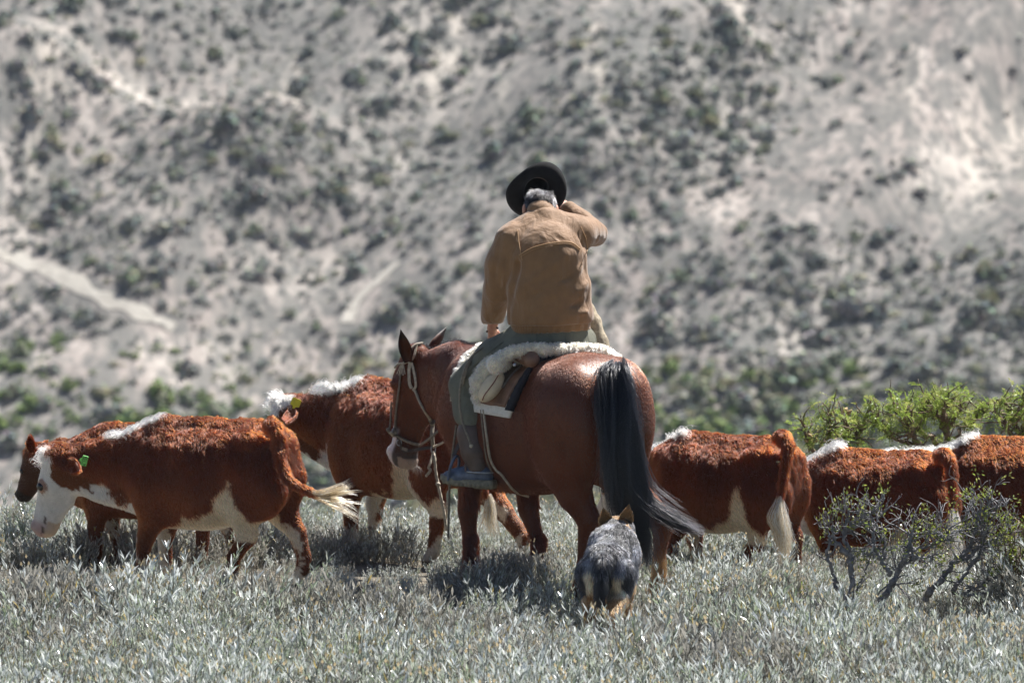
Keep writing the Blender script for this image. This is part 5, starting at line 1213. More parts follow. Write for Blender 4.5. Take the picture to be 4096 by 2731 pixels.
# --- boots: rubber shaft, low shoe with a lugged sole, spur
def boot(kn, an, toe_dir, near):
    td = unit(np.asarray(toe_dir, float)); sd = np.cross([0, 0, 1.0], td)
    F = Field(np.minimum(an, kn)-np.array([.35, .35, .25]), np.maximum(an, kn)+np.array([.35, .35, .1]), .008)
    top = an+(kn-an)*.40; F.tube([top, an*.55+top*.45, an-np.array([0, 0, .01])], [.100, .090, .064], k=.02)
    for q in range(3): F.ridge(an+np.array([-.05, -.05, .02+.03*q]), an+np.array([.06, -.05, .025+.028*q]), .010, .009 if q % 2 else -.008)
    V, Q = F.mesh(1); b = link('boot', mesh_np('boot', V, Q, M_BOOT), person)
    heel = an-np.array([0, 0, .085])-td*.045
    F = Field(np.minimum(heel, heel+td*.3)-.15, np.maximum(heel, heel+td*.3)+.15, .006)
    F.tube([heel+np.array([0, 0, .035]), heel+td*.09+np.array([0, 0, .03]), heel+td*.18+np.array([0, 0, .012]), heel+td*.235+np.array([0, 0, .006])], [.053, .055, .050, .037], k=.03, L=sd, flat=[.85, .85, 1.05, 1.2])
    F.tube([an-np.array([0, 0, .03]), heel+td*.05+np.array([0, 0, .04])], [.050, .048], k=.03)
    V, Q = F.mesh(1); s = link('shoe', mesh_np('shoe', V, Q, M_SHOE), b)
    out = [(-.060, .0), (-.052, .043), (.05, .047), (.13, .046), (.20, .055), (.26, .042), (.283, .0)]; out = out+[(x, -y) for x, y in out[-2:0:-1]]
    c = catmull(np.array(out+[out[0]]), 44)[:-1]; S = Soup(); lo = []
    rise = lambda x: .018*np.clip((x-.17)/.1, 0, 1)**1.5
    for z0, k in ((.004, 1.0), (-.024, 1.03), (-.040, .97)):
        lo.append(np.array([heel+td*(x*k)+sd*y*k+np.array([0, 0, z0+rise(x)-(.008 if (z0 < -.02 and x < .05) else 0)]) for x, y in c]))
    n = len(c); V = np.vstack(lo+[[lo[0].mean(0)], [lo[2].mean(0)]]); Qd = []
    for q in range(2):
        for i in range(n): Qd.append((q*n+i, (q+1)*n+i, (q+1)*n+(i+1) % n, q*n+(i+1) % n))
    T = [(3*n, i, (i+1) % n) for i in range(n)]+[(3*n+1, 2*n+(i+1) % n, 2*n+i) for i in range(n)]
    S.add(V, Qd, T)
    for x in np.arange(-.035, .25, .028):                                  # lugs along both edges
        for y in (-.043, .043):
            cc = heel+td*x+sd*y*1.05+np.array([0, 0, -.028+rise(x)]); bx = np.array([[a, b_, d] for a in (-.009, .009) for b_ in (-.007, .007) for d in (-.012, .010)])
            v = cc+bx[:, :1]*td+bx[:, 1:2]*sd+bx[:, 2:]*np.array([0, 0, 1.0]); S.add(v, [(0, 1, 3, 2), (4, 6, 7, 5), (0, 4, 5, 1), (2, 3, 7, 6), (0, 2, 6, 4), (1, 5, 7, 3)])
    S.build('sole', M_SOLE, b)
    sp = Soup(); hb = heel+np.array([0, 0, .05])
    arc = [hb+td*.10+sd*.052, hb+td*.0+sd*.054, hb-td*.058+sd*.022, hb-td*.058-sd*.022, hb+td*.0-sd*.054, hb+td*.10-sd*.052]
    sp.tube(arc, .0065, 6, 24); sp.tube([hb-td*.06, hb-td*.105-np.array([0, 0, .006])], [.006, .005], 6)
    for q in range(8):
        a = q*np.pi/4; e = hb-td*.110-np.array([0, 0, .007]); sp.tube([e, e+(td*math.cos(a)+np.array([0, 0, 1.0])*math.sin(a))*.019], [.003, .0012], 4)
    sp.build('spur', M_STEEL, b)
    strap('spur_strap', [hb+td*.105+sd*.050, hb+td*.115+np.array([0, 0, .045])+sd*.03, hb+td*.115+np.array([0, 0, .045])-sd*.03, hb+td*.105-sd*.050], .016, .003, M_BOOT, b, [td*.3+sd, td*.6+np.array([0, 0, 1.0]), td*.6+np.array([0, 0, 1.0]), td*.3-sd])
    return heel, td, sd
LB = boot(J['lkn'], J['lan'], (-.90, .40, .0), True); boot(rkn, ran, (-.55, .83, 0), False)
# --- hat, held up in front of the bowed head: its hollow faces back
hatc = P(2146, 770, .90); ax_ = unit(np.array([-.10, .93, .32])); e1 = unit(np.cross(ax_, [0, 0, 1.0])); e2 = np.cross(e1, ax_)
V = []; n = 56
prof = [(.176, .018), (.176, .013), (.150, .0), (.118, -.004), (.090, .0), (.082, .012), (.080, .05), (.074, .085), (.062, .105), (.035, .110), (.0003, .102)]
for side, o in ((0, 0), (1, .004)):
    for r_, h_ in prof:
        for i in range(n):
            a = i*2*np.pi/n; rr = r_*(1+.06*math.cos(2*(a-.75)))+(o if r_ < .085 else 0); curl_ = (.030*math.cos(2*a+1.2)+.012*math.cos(3*a))*np.clip((r_-.09)/.09, 0, 1)
            oval = 1.0 if r_ > .1 else 1+.10*math.cos(2*(a-np.pi/2))
            V.append(hatc+e1*math.cos(a)*rr*oval*(1.0)+e2*math.sin(a)*rr*oval+ax_*(h_+(o if r_ < .085 or side else 0)-curl_))
m = len(prof); Qd = []
for s_ in (0, 1):
    for k in range(m-1):
        for i in range(n):
            a = s_*m*n+k*n+i; b = s_*m*n+k*n+(i+1) % n; q = (a, b, b+n, a+n); Qd.append(q if s_ == 0 else q[::-1])
for i in range(n): Qd.append((i, m*n+i, m*n+(i+1) % n, (i+1) % n))
T = [(m*n-n+i, m*n-n+(i+1) % n, m*n-n+(i+2) % n) for i in range(0)]
hat = tag(link('hat', mesh_np('hat', np.array(V), np.array(Qd), M_HAT)), 'black wide brimmed felt hat tipped up off the grey head of the rider', 'hat')
rope('hat_band', [hatc+e1*math.cos(a)*.088+e2*math.sin(a)*.092+ax_*.016 for a in np.linspace(0, 6.283, 40)], .006, M_BOOT, hat, 6, 60)
# ------------------------------------------------------------------ saddle and bridle
M_WOOL = simple('sheepskin_hide', (.62, .55, .42), rough=.9, noise=.2, nscale=30, bump=.6, bscale=90)
M_FELT = simple('white_felt', (.66, .63, .57), rough=.95, noise=.12, nscale=60, bump=.5, bscale=220)
M_LEATH = simple('worn_brown_leather', (.15, .078, .047), rough=.55, noise=.35, nscale=18, bump=.25, bscale=90)
M_DARKL = simple('dark_leather', (.05, .035, .028), rough=.5, noise=.3, nscale=30, bump=.2)
M_BLACKT = simple('black_wool_trim', (.014, .015, .022), rough=.9, bump=.5, bscale=200)
M_RAW = simple('rawhide', (.40, .34, .25), rough=.6, noise=.3, nscale=60, bump=.35, bscale=260)
M_RAWD = simple('dark_rawhide', (.20, .165, .12), rough=.6, noise=.3, nscale=60, bump=.35, bscale=260)
M_HIDE = simple('pale_hide', (.58, .48, .34), rough=.7, noise=.12, nscale=24, bump=.15)
M_STITCH = simple('red_stitching', (.16, .02, .02), rough=.7)
saddle = tag(empty('saddle', H.W(.9, 0, 1.42), H.A), 'gaucho saddle of sheepskin, brown leather and white felt under the rider', 'saddle')
def wrap(name, rear, front, th0, th1, off, thick, mat, nu=26, nv=46, edge=None):
    """a pad lying on the back: rear/front give local x for an angle round the barrel (0 = left side, 180 = right)"""
    A = np.radians(np.linspace(th0, th1, nv)); top = []
    for a in A:
        x0 = rear(math.degrees(a)); x1 = front(math.degrees(a))
        for u in np.linspace(0, 1, nu):
            x = x0+(x1-x0)*u; c0 = H.W(x, 0, 1.08); d = H.l*math.cos(a)+np.array([0, 0, math.sin(a)])
            h = HBVH.ray_cast(Vector(c0+d*1.2), Vector(-d))
            p = np.array(h[0]) if h[0] is not None else c0+d*.3
            top.append(p+d*off)
    top = np.array(top); D_ = np.repeat(np.stack([H.l*math.cos(a)+np.array([0, 0, math.sin(a)]) for a in A]), nu, axis=0)
    V = np.vstack([top+D_*thick, top-D_*.006]); n = len(top); Q = []
    for j in range(nv-1):
        for i in range(nu-1):
            a = j*nu+i; Q.append((a, a+1, a+nu+1, a+nu)); Q.append((n+a, n+a+nu, n+a+nu+1, n+a+1))
    for j in range(nv-1):
        for i in (0, nu-1): a = j*nu+i; Q.append((a, a+nu, n+a+nu, n+a))
    for i in range(nu-1):
        for j in (0, nv-1): a = j*nu+i; Q.append((a, n+a, n+a+1, a+1))
    return V, np.array(Q)
slant = lambda b, t: (lambda a: b+(t-b)*np.clip(math.sin(math.radians(max(min(a, 180), 0)))**1.0, 0, 1)-(.16*0 if a >= 0 else 0))
lo = H.loc(np.array([on(HBVH, 2044, 1672, 0)]))[0]; th_lo = math.degrees(math.atan2(lo[2]-1.08, lo[1]))
rear_lo = lo[0]
rr = lambda dx: (lambda a: rear_lo+dx+(.40-rear_lo)*np.clip((min(a, 180-a)-th_lo)/(90-th_lo), 0, 1))
V, Q = wrap('felt_pad', rr(0), lambda a: 1.16, th_lo, 180-th_lo, .004, .016, M_FELT); link('felt_pad', mesh_np('felt_pad', V, Q, M_FELT), saddle)
V, Q = wrap('trim', rr(-.004), lambda a: rr(.034)(a), th_lo+7, 180-th_lo-7, .008, .026, M_BLACKT, nu=4, nv=90)
V[:, 2] += 0; zig = .002*np.sign(np.sin(np.arange(len(V)//4)*1.6)); V += np.repeat(zig, 4)[:, None]*H.f
link('woven_trim', mesh_np('woven_trim', V, Q, M_BLACKT), saddle)
V, Q = wrap('leather_skirt', rr(.05), lambda a: 1.13, th_lo+9, 180-th_lo-9, .010, .022, M_LEATH); V = V+vnormals(V, Q)*(.005*fbm(V, 14, 61, 2))[:, None]
link('leather_skirt', mesh_np('leather_skirt', V, Q, M_LEATH), saddle)
V, Q = wrap('leather_pad', lambda a: rr(.13)(a), lambda a: 1.10, th_lo+26, 180-th_lo-26, .022, .022, M_DARKL); link('leather_pad', mesh_np('leather_pad', V, Q, M_DARKL), saddle)
bo = on(HBVH, 2142, 1462, .075)
for c_, r_ in ((bo, .052),):
    F = Field(c_-.25, c_+.25, .007); F.tube([c_, c_+H.f*.10+np.array([0, 0, .02])], [r_, r_*.95], k=0); V, Q = F.mesh(1); link('bolster', mesh_np('bolster', V, Q, M_LEATH), saddle)
# sheepskin: over the seat, a flap each side and the rolled part behind the thigh
F = Field(np.array([-.75, -.1, 1.0]), np.array([.95, 1.6, 1.75]), .010)
seat = [P(1985, 1455, .30), P(2060, 1402, .30), P(2200, 1398, .31), P(2330, 1400, .36), P(2400, 1400, .44), P(2465, 1434, .50)]
F.tube(catmull(seat, 12), np.interp(np.linspace(0, 1, 12), [0, .2, .8, 1], [.042, .033, .032, .026]), k=.03)
F.tube([P(2120, 1440, .45), P(2200, 1430, .60), P(2060, 1410, .85)], [.08, .08, .08], k=.04)
F.tube([P(2240, 1440, .45), P(2300, 1430, .70), P(2200, 1405, 1.0)], [.07, .08, .08], k=.04)
fr_ = [P(1935, 1395, .95), P(1880, 1440, .92), P(1845, 1510, .86), P(1832, 1590, .80)]
F.tube(fr_, [.04, .045, .045, .035], k=.03)
r0 = on(HBVH, 2062, 1455, .09); r1 = on(HBVH, 1935, 1535, .10)
F.tube([seat[0], r0, P(1965, 1462, r1[1]-.02), P(1920, 1525, r1[1]-.03), P(1915, 1585, r1[1]-.02)], [.045, .052, .058, .050, .038], k=.03)
F.tube([P(2020, 1490, r1[1]-.01), P(1985, 1570, r1[1]-.01), P(1965, 1615, r1[1]-.005)], [.05, .045, .03], k=.02)
V, Q = F.mesh(1); NV = vnormals(V, Q); V = V+NV*(.008*fbm(V, 22, 71, 2))[:, None]
sk = link('sheepskin', mesh_np('sheepskin', V, Q, M_WOOL), saddle)
Pn, Nn = scatter(V, Q, 34000, None, 72); kk = (Nn[:, 1] < .5); Pn, Nn = Pn[kk], Nn[kk]
wc = np.array([.76, .71, .60])*(1+.12*fbm(Pn, 14, 73, 2))[:, None]
fur('wool', Pn, Nn, .017, np.broadcast_to(np.array([0, -.1, -1.0]), Pn.shape), wc, M_FUR, sk, width=.0014, lift=.7, grav=.2, curl=.95, cfreq=52, K=7, jit=.08)
ec = P(1966, 1548, r1[1]-.13); ax1 = unit(P(2005, 1490, 0)-P(1915, 1605, 0)); az = np.array([0, -1.0, .1]); ay = np.cross(ax1, unit(az-ax1*(az@ax1)))
F = Field(ec-.16, ec+.16, .006); F.ell(ec, (.105, .055, .062), k=0, M=np.stack([ax1, ay, np.cross(ax1, ay)])); V, Q = F.mesh(1)
ro = link('rolled_hide', mesh_np('rolled_hide', V, Q, M_HIDE), saddle); RB = BVHTree.FromPolygons(V.tolist(), Q.tolist())
rope('stitching', [on(RB, x, y, .003, .3) for x, y in catmull(np.array([(1998, 1492), (1975, 1530), (1960, 1550), (1938, 1580), (1930, 1600)], float), 20)], .0028, M_STITCH, ro, 5, 30)
up = lambda pts, off, Y=.5: [on(HBVH, a, b, off, Y) for a, b in pts]
strap('strap', up([(1990, 1432), (2040, 1462), (2092, 1492)], .11), .016, .004, M_LEATH, saddle, (-.4, -1, .4))
v, f = sphere_np(on(HBVH, 2092, 1494, .13), .011, 6, (1, .5, 1)); link('buckle', mesh_np('buckle', v, f, M_STEEL), saddle)
rope('girth_rope', [on(HBVH, x, y, .02, .5) for x, y in ((1940, 1640), (1952, 1740), (1966, 1830), (1988, 1872), (2012, 1895), (2060, 1955), (2112, 1985))], .008, M_RAW, saddle, 6, 70, 22)
rope('girth_cord', [on(HBVH, x, y, .02, .5) for x, y in ((1930, 1640), (1940, 1740), (1952, 1830), (1972, 1880))], .005, M_RAWD, saddle, 6, 30)
he, td, sd = LB
st = he+td*.205+np.array([0, 0, .0])
# stirrup: a bent bow with a flat tread, hung on its leather
ring = [st+sd*(.062*math.cos(a))+np.array([0, 0, .045+.085*math.sin(a)])-td*.02*math.sin(a) for a in np.linspace(-2.6, 2.6+1.05*0, 28)+np.pi/2]
rope('stirrup', ring+[ring[0]], .0085, M_SHOE, saddle, 7, 60)
strap('stirrup_leather', [on(HBVH, 1905, 1560, .05), P(1868, 1700, .62)+np.array([0, .06, 0]), st+np.array([0, 0, .13])], .024, .005, M_DARKL, saddle, (-.6, -.8, 0))
he2, td2, sd2 = he, td, sd
rst = ran-np.array([0, 0, .085])+unit(np.array([-.55, .83, 0]))*.16
rope('stirrup', [rst+np.array([.06*math.cos(a), 0, .045+.085*math.sin(a)]) for a in np.linspace(0, 6.28, 24)], .0085, M_SHOE, saddle, 7, 40)
strap('stirrup_leather', [H.W(1.05, -.36, 1.1), H.W(1.1, -.44, .9), rst+np.array([0, 0, .13])], .024, .005, M_DARKL, saddle, (.6, -.8, 0))
# a folded poncho hangs over the rider's right thigh
F = Field(P(2400, 1300, .7)-.3, P(2400, 1300, .7)+.35, .008)
F.tube([P(2350, 1215, .80), P(2378, 1290, .76), P(2398, 1370, .72), P(2410, 1420, .70)], [.03, .042, .05, .05], k=0, L=np.array([.2, -1, 0]), flat=[.8, .8, .8, .8])
V, Q = F.mesh(1); V = V+vnormals(V, Q)*(.006*fbm(V*np.array([2, 2, .4]), 16, 81, 2))[:, None]
tag(link('folded_poncho', mesh_np('folded_poncho', V, Q, simple('woven_beige_wool', (.36, .30, .21), rough=.9, noise=.35, nscale=50, bump=.5, bscale=160))), 'folded beige woollen cloth hanging beside the right hip of the rider', 'cloth')
# ------------------------------------------------------------------ bridle
bridle = tag(empty('bridle', poll, H.A), 'plaited rawhide bridle with reins and hanging halter rope on the bay horse', 'bridle')
hp = lambda pts, off=.010: [on(HBVH, a, b, off, 1.6) for a, b in pts]
rope('crown_rope', hp([(1628, 1448), (1645, 1400), (1662, 1382), (1690, 1372)], .010), .0075, M_RAW, bridle, 6, 50, 9)
strap('crown_strap', hp([(1668, 1378), (1660, 1420), (1650, 1440)], .012), .014, .004, M_RAW, bridle, (-.5, -.85, .1))
rope('cheek_rope', hp([(1650, 1390), (1640, 1440), (1642, 1448), (1648, 1450)], .012), .008, M_RAW, bridle, 6, 30, 6)
rope('brow_band', hp([(1578, 1470), (1592, 1456), (1615, 1453), (1632, 1447)], .010), .0075, M_RAW, bridle, 6, 40, 6)
for k in range(5):
    a = (1609+k*2, 1455); b = (1592+k*8, 1496+(k % 2)*5); strap('tassel', hp([a, ((a[0]+b[0])/2, 1475), b], .014), .006, .002, M_RAW, bridle, (-.5, -.85, .1), 6)
rope('cheek_rope', hp([(1606, 1490), (1597, 1560), (1588, 1640), (1584, 1700), (1582, 1722)], .010), .0065, M_RAWD, bridle, 6, 60, 16)
rope('nose_rope', hp([(1566, 1610), (1563, 1660), (1560, 1700), (1556, 1722)], .010), .006, M_RAWD, bridle, 6, 50, 14)
strap('cheek_strap', hp([(1645, 1448), (1640, 1480), (1642, 1530), (1650, 1552)], .014), .020, .006, M_RAW, bridle, (-.5, -.85, .1))
strap('cheek_strap', hp([(1650, 1450), (1661, 1490), (1668, 1540), (1656, 1560)], .014), .015, .006, M_RAW, bridle, (-.5, -.85, .1))
rope('throat_rope', hp([(1664, 1560), (1680, 1600), (1702, 1640), (1722, 1672)], .012), .0085, M_RAW, bridle, 6, 50, 10)
rope('nose_band', hp([(1548, 1712), (1556, 1726), (1575, 1738), (1590, 1742), (1620, 1758), (1650, 1770), (1672, 1775)], .012), .0095, M_RAWD, bridle, 7, 60)
rope('nose_knot', hp([(1550, 1712), (1556, 1724), (1567, 1732), (1580, 1716), (1586, 1728), (1578, 1742), (1566, 1732)], .014), .009, M_RAW, bridle, 7, 40)
jr = P(1733, 1788, hp([(1690, 1770)])[0][1]-.02)
rope('jaw_strap', [hp([(1722, 1672)], .014)[0], hp([(1730, 1700)], .018)[0]+0, P(1728, 1740, jr[1]), jr], .013, M_RAWD, bridle, 7, 30)
v, f = sphere_np(hp([(1727, 1680)], .018)[0], .020, 8, (1, 1, .8)); link('knot', mesh_np('knot', v, f, M_DARKL), bridle)
rope('bit_ring', [hp([(1600, 1768)], .016)[0]+np.array([math.cos(a)*.014, 0, math.sin(a)*.018]) for a in np.linspace(0, 6.28, 20)], .004, M_STEEL, bridle, 6, 30)
strap('curb_strap', hp([(1596, 1745), (1606, 1785), (1618, 1800), (1650, 1798), (1680, 1795)], .016)+[jr], .018, .006, M_DARKL, bridle, (-.5, -.85, .1))
strap('mouth_plate', hp([(1612, 1790), (1632, 1796)], .022), .018, .004, M_RAWD, bridle, (-.5, -.85, .1))
rope('ring', [jr+np.array([math.cos(a)*.013, .004*math.cos(a), math.sin(a)*.024-.012]) for a in np.linspace(0, 6.28, 20)], .004, M_STEEL, bridle, 6, 30)
hl_ = lgrip
near = lambda px, py, Y: P(px, py, Y)
rein = [hp([(1672, 1778)], .02)[0], P(1716, 1755, 1.25), P(1775, 1700, 1.05), P(1822, 1640, .92), P(1850, 1545, .62), P(1885, 1440, .60), lgrip]
rope('rein', rein, .0075, M_RAWD, bridle, 6, 120, 34)
rein2 = [hp([(1640, 1800)], .0)[0]+np.array([.16, .1, 0]), P(1770, 1775, 1.2), P(1808, 1748, 1.10), P(1832, 1650, 1.0), P(1880, 1460, .98), lgrip]
rope('rein', [jr]+[P(1770, 1770, 1.2), P(1810, 1742, 1.0), P(1830, 1660, .92), P(1862, 1560, .93), P(1900, 1440, .95), lgrip], .0075, M_RAW, bridle, 6, 110, 30)
hr = [jr-np.array([0, 0, .03]), P(1738, 1830, jr[1]-.03), P(1742, 1880, jr[1]-.04), P(1752, 1935, jr[1]-.05), P(1764, 1990, jr[1]-.06), P(1776, 2050, jr[1]-.06), P(1786, 2120, jr[1]-.06)]
rope('halter_rope', hr, .010, M_RAW, bridle, 6, 90, 26)
rope('halter_rope', [jr-np.array([0, 0, .03]), P(1722, 1850, jr[1]-.05), P(1714, 1870, jr[1]-.05), P(1722, 1880, jr[1]-.05), P(1704, 1905, jr[1]-.05)], .008, M_RAW, bridle, 6, 50, 8)
for p_ in ((1752, 1935), (1768, 2010)):
    v, f = sphere_np(P(p_[0], p_[1], jr[1]-.055), .015, 8, (1, 1, .8)); link('knot', mesh_np('knot', v, f, M_RAW), bridle)
rope('halter_rope', [P(1826, 1700, .80), P(1812, 1800, .80), P(1800, 1920, .82), P(1795, 2050, .85), P(1793, 2150, .88)], .0075, M_RAWD, bridle, 6, 80, 20)
whip = tag(rope('riding_whip', [lgrip+np.array([0, -.02, -.01]), P(1958, 1375, .62), P(1882, 1432, .50), P(1846, 1520, .47), P(1838, 1600, .46), P(1848, 1680, .44), P(1872, 1745, .40), P(1884, 1778, .39)], .0075, M_RAWD, None, 7, 110, 30),
     'plaited rawhide whip hanging from the left hand of the rider along his leg', 'whip')
v, f = sphere_np(P(1885, 1783, .39), .012, 8); link('whip_knob', mesh_np('whip_knob', v, f, M_RAW), whip)
# ------------------------------------------------------------------ shrubs near the herd
M_BARK = simple('grey_bark', (.17, .165, .17), rough=.7, noise=.55, nscale=22, bump=.6, bscale=70)
M_BARKB = simple('brown_thorny_bark', (.16, .115, .075), rough=.8, noise=.4, nscale=22, bump=.5, bscale=80)
M_SLEAF = coat_mat('shrub_leaf', rough=.35, spec=.5, noise=.1, bump=0); leaf_trans(M_SLEAF, .5)
M_POD = simple('dry_pod', (.34, .24, .10), rough=.7, noise=.3, nscale=60, bump=.3)
class Shrub:
    def __init__(s, name, label, base, seed, bark, pal, cat='shrub'):
        s.root = tag(empty(name, base), label, cat); s.g = np.random.default_rng(seed); s.bark = bark; s.pal = np.array(pal)
        s.T = Soup(); s.tw = Soup(); s.LV = []; s.LC = []; s.first = True
    def stem(s, pix, r0, r1, twigs=0, tl=.16, part='branch', leafy=.8, t0=.35):
        p = catmull(pix, max(12, 5*len(pix))); n = len(p); g = s.g
        p[1:-1] += g.normal(0, .006, (n-2, 3))
        S = Soup(); S.tube(p, np.linspace(r0, r1, n)*1.12*(1+.15*g.normal(0, 1, n).clip(-1, 1)), 7); S.build(part, s.bark, s.root)
        for k in range(twigs):
            t = t0+(1-t0)*g.random(); i = int(t*(n-2)); ax = unit(p[i+1]-p[i]); d = unit(ax*.35+g.normal(0, .75, 3)*np.array([1, .6, .8])+np.array([0, 0, .30]))
            s.twig(p[i], d, tl*(.5+.8*g.random()), .0056, 2, leafy)
        if leafy: s.cluster(p[-1], unit(p[-1]-p[-2]), .05, 14)
    def twig(s, b, d, L, r, depth, leafy):
        g = s.g; n = 6; q = [b]
        for i in range(n-1): d = unit(d+g.normal(0, .22, 3)+np.array([0, 0, .04])); q.append(q[-1]+d*L/(n-1))
        q = np.array(q); s.tw.tube(q, np.linspace(r, r*.5, n), 4)
        if depth:
            for k in range(g.integers(1, 4)):
                i = g.integers(2, n); s.twig(q[i], unit(d+g.normal(0, .6, 3)+np.array([0, 0, .15])), L*(.4+.35*g.random()), r*.6, depth-1, leafy)
        if g.random() < leafy*(.09 if depth == 2 else .17):
            s.cluster(q[-1], d, .045, g.integers(4, 11)); s.cluster(q[3], d, .03, g.integers(1, 4))
    def cluster(s, c, d, spread, n):
        g = s.g; b = c+g.normal(0, spread*.5, (n, 3))+d*spread*.3*g.random((n, 1)); dr = unit(d+g.normal(0, .7, (n, 3))+np.array([0, 0, .25])); L = .014+.012*g.random(n)
        V, Q = leaf_blades(b, dr, L, L*.5, g, .2); s.LV.append(V); s.LC.append(np.repeat(s.pal[g.integers(0, len(s.pal), n)]*(.7+.6*g.random((n, 1))), 6, 0))
    def ball(s, c, rad, n):
        g = s.g
        for k in range(n):
            o = g.normal(0, 1, 3)*np.asarray(rad)*.5; e = c+o; s.twig(e-unit(o+np.array([0, 0, .4]))*.06, unit(o+np.array([0, 0, .3])), .09, .0022, 0, 1.0)
    def done(s):
        if s.tw.n: tag(s.tw.build('twigs', s.bark, s.root), kind='stuff')
        if s.LV:
            V = np.vstack(s.LV); Q = np.array([[0, 1, 2, 3], [3, 2, 4, 5]]); F = (np.arange(len(V)//6)[:, None, None]*6+Q[None]).reshape(-1, 4)
            tag(link('foliage', mesh_np('foliage', V, F, M_SLEAF, smooth_shade=False, colors=np.vstack(s.LC)), s.root), kind='stuff')
YG = [(.27, .30, .06), (.20, .25, .05), (.33, .34, .10), (.15, .19, .05)]
Y0 = -.80
def pix(pts, Y, dY=0): return np.array([P(a, b, Y+dY*i/max(len(pts)-1, 1)) for i, (a, b) in enumerate(pts)])
s = Shrub('twisted_shrub', 'twisted shrub with a dark forked trunk and small yellow green crown, left of its neighbours', P(3405, 2590, Y0), 301, M_BARK, YG)
s.stem(pix([(3405, 2590), (3403, 2530), (3392, 2430), (3400, 2385), (3408, 2313), (3404, 2260), (3392, 2225), (3366, 2192), (3340, 2165), (3331, 2130), (3334, 2100)], Y0), .021, .007, 8, .10, 'trunk', .5, .6)
s.stem(pix([(3388, 2420), (3370, 2372), (3344, 2340), (3331, 2292), (3313, 2218), (3318, 2160), (3312, 2140)], Y0, -.06), .013, .005, 4, .07, 'branch', .35, .6)
s.stem(pix([(3407, 2255), (3403, 2207), (3378, 2165), (3382, 2112), (3392, 2059), (3387, 2008)], Y0, .05), .013, .005, 10, .12, 'branch', .9, .45)
s.stem(pix([(3390, 2085), (3420, 2108), (3450, 2090), (3462, 2050), (3500, 2045), (3508, 2020)], Y0, .04), .006, .003, 12, .12, 'branch', .35, .2)
s.stem(pix([(3339, 2540), (3322, 2500), (3297, 2456), (3265, 2414), (3236, 2385), (3212, 2358)], Y0, -.1), .009, .004, 3, .05, 'branch', .4, .7)
s.stem(pix([(3430, 2470), (3418, 2450), (3412, 2420), (3420, 2360), (3460, 2300), (3480, 2240)], Y0, .06), .008, .003, 5, .10, 'branch', .4, .4)
s.ball(P(3325, 2035, Y0), (.07, .07, .06), 16); s.ball(P(3370, 2005, Y0), (.09, .07, .04), 13); s.ball(P(3295, 2085, Y0), (.05, .05, .05), 9); s.ball(P(3505, 2012, Y0), (.03, .03, .03), 2)
s.done()
s = Shrub('twisted_shrub', 'bare grey forked shrub with a net of dry twigs, between the other two foreground shrubs', P(3522, 2540, Y0+.05), 302, M_BARK, YG)
Y1 = Y0+.05
s.stem(pix([(3522, 2540), (3521, 2460), (3526, 2405), (3562, 2345), (3588, 2297), (3625, 2223), (3641, 2165), (3647, 2112)], Y1), .024, .008, 22, .17, 'trunk', .75, .45)
s.stem(pix([(3564, 2300), (3541, 2258), (3509, 2213), (3493, 2154), (3477, 2117), (3462, 2090)], Y1, -.05), .015, .005, 16, .14, 'branch', .6, .35)
s.stem(pix([(3541, 2235), (3535, 2190), (3537, 2140), (3520, 2085), (3512, 2045)], Y1, .08), .009, .003, 14, .13, 'branch', .55, .3)
s.stem(pix([(3625, 2215), (3660, 2200), (3720, 2180), (3770, 2150), (3800, 2110)], Y1, .06), .009, .003, 22, .14, 'branch', .9, .2)
s.stem(pix([(3600, 2275), (3640, 2240), (3700, 2225), (3760, 2230)], Y1, .06), .008, .003, 14, .12, 'branch', .9, .2)
s.stem(pix([(3590, 2395), (3605, 2440), (3630, 2490)], Y1, -.05), .010, .006, 0, .1, 'branch', .2)
for q in ((3660, 2050), (3740, 2045), (3560, 2110), (3620, 2120), (3700, 2140), (3760, 2110)): s.ball(P(q[0], q[1], Y1), (.06, .06, .04), 4)
for q in ((3480, 2290), (3540, 2330), (3640, 2300), (3700, 2260), (3580, 2210), (3555, 2500)): s.ball(P(q[0], q[1], Y1), (.08, .06, .05), 3)
s.done()
s = Shrub('twisted_shrub', 'grey shrub leaning right with two slanting limbs, at the right of the bare forked one', P(3731, 2380, Y0+.3), 303, M_BARK, YG)
Y2 = Y0+.3
s.stem(pix([(3700, 2400), (3731, 2350), (3784, 2292), (3827, 2239), (3874, 2197), (3906, 2128), (3912, 2064), (3935, 2040)], Y2), .020, .006, 24, .16, 'trunk', .8, .45)
s.stem(pix([(3830, 2240), (3880, 2225), (3949, 2165), (4000, 2155), (4040, 2120)], Y2, .05), .014, .004, 18, .15, 'branch', .9, .3)
s.stem(pix([(3815, 2370), (3822, 2345), (3869, 2282), (3912, 2225), (3930, 2195), (3950, 2170)], Y2, -.05), .013, .005, 14, .13, 'branch', .7, .3)
s.stem(pix([(3912, 2070), (3890, 2055), (3880, 2020), (3885, 1998)], Y2), .005, .002, 3, .08, 'branch', .1, .3)
s.stem(pix([(3930, 2050), (3965, 2040), (4000, 2020), (4050, 1998)], Y2), .005, .002, 8, .10, 'branch', .1, .2)
s.stem(pix([(3850, 2370), (3900, 2350), (3960, 2320), (4020, 2290), (4100, 2270)], Y2, -.05), .009, .004, 24, .16, 'branch', .55, .15)
s.stem(pix([(3840, 2385), (3940, 2372), (4040, 2350), (4120, 2345)], Y2, -.1), .008, .004, 10, .10, 'branch', .3, .2)
for q in ((3950, 2005), (3900, 2090), (3870, 2120), (3960, 2110), (3990, 2150), (3860, 2060)): s.ball(P(q[0], q[1], Y2), (.07, .06, .045), 6)
for q in ((3960, 2260), (3900, 2290), (4010, 2220)): s.ball(P(q[0], q[1], Y2), (.1, .08, .06), 4)
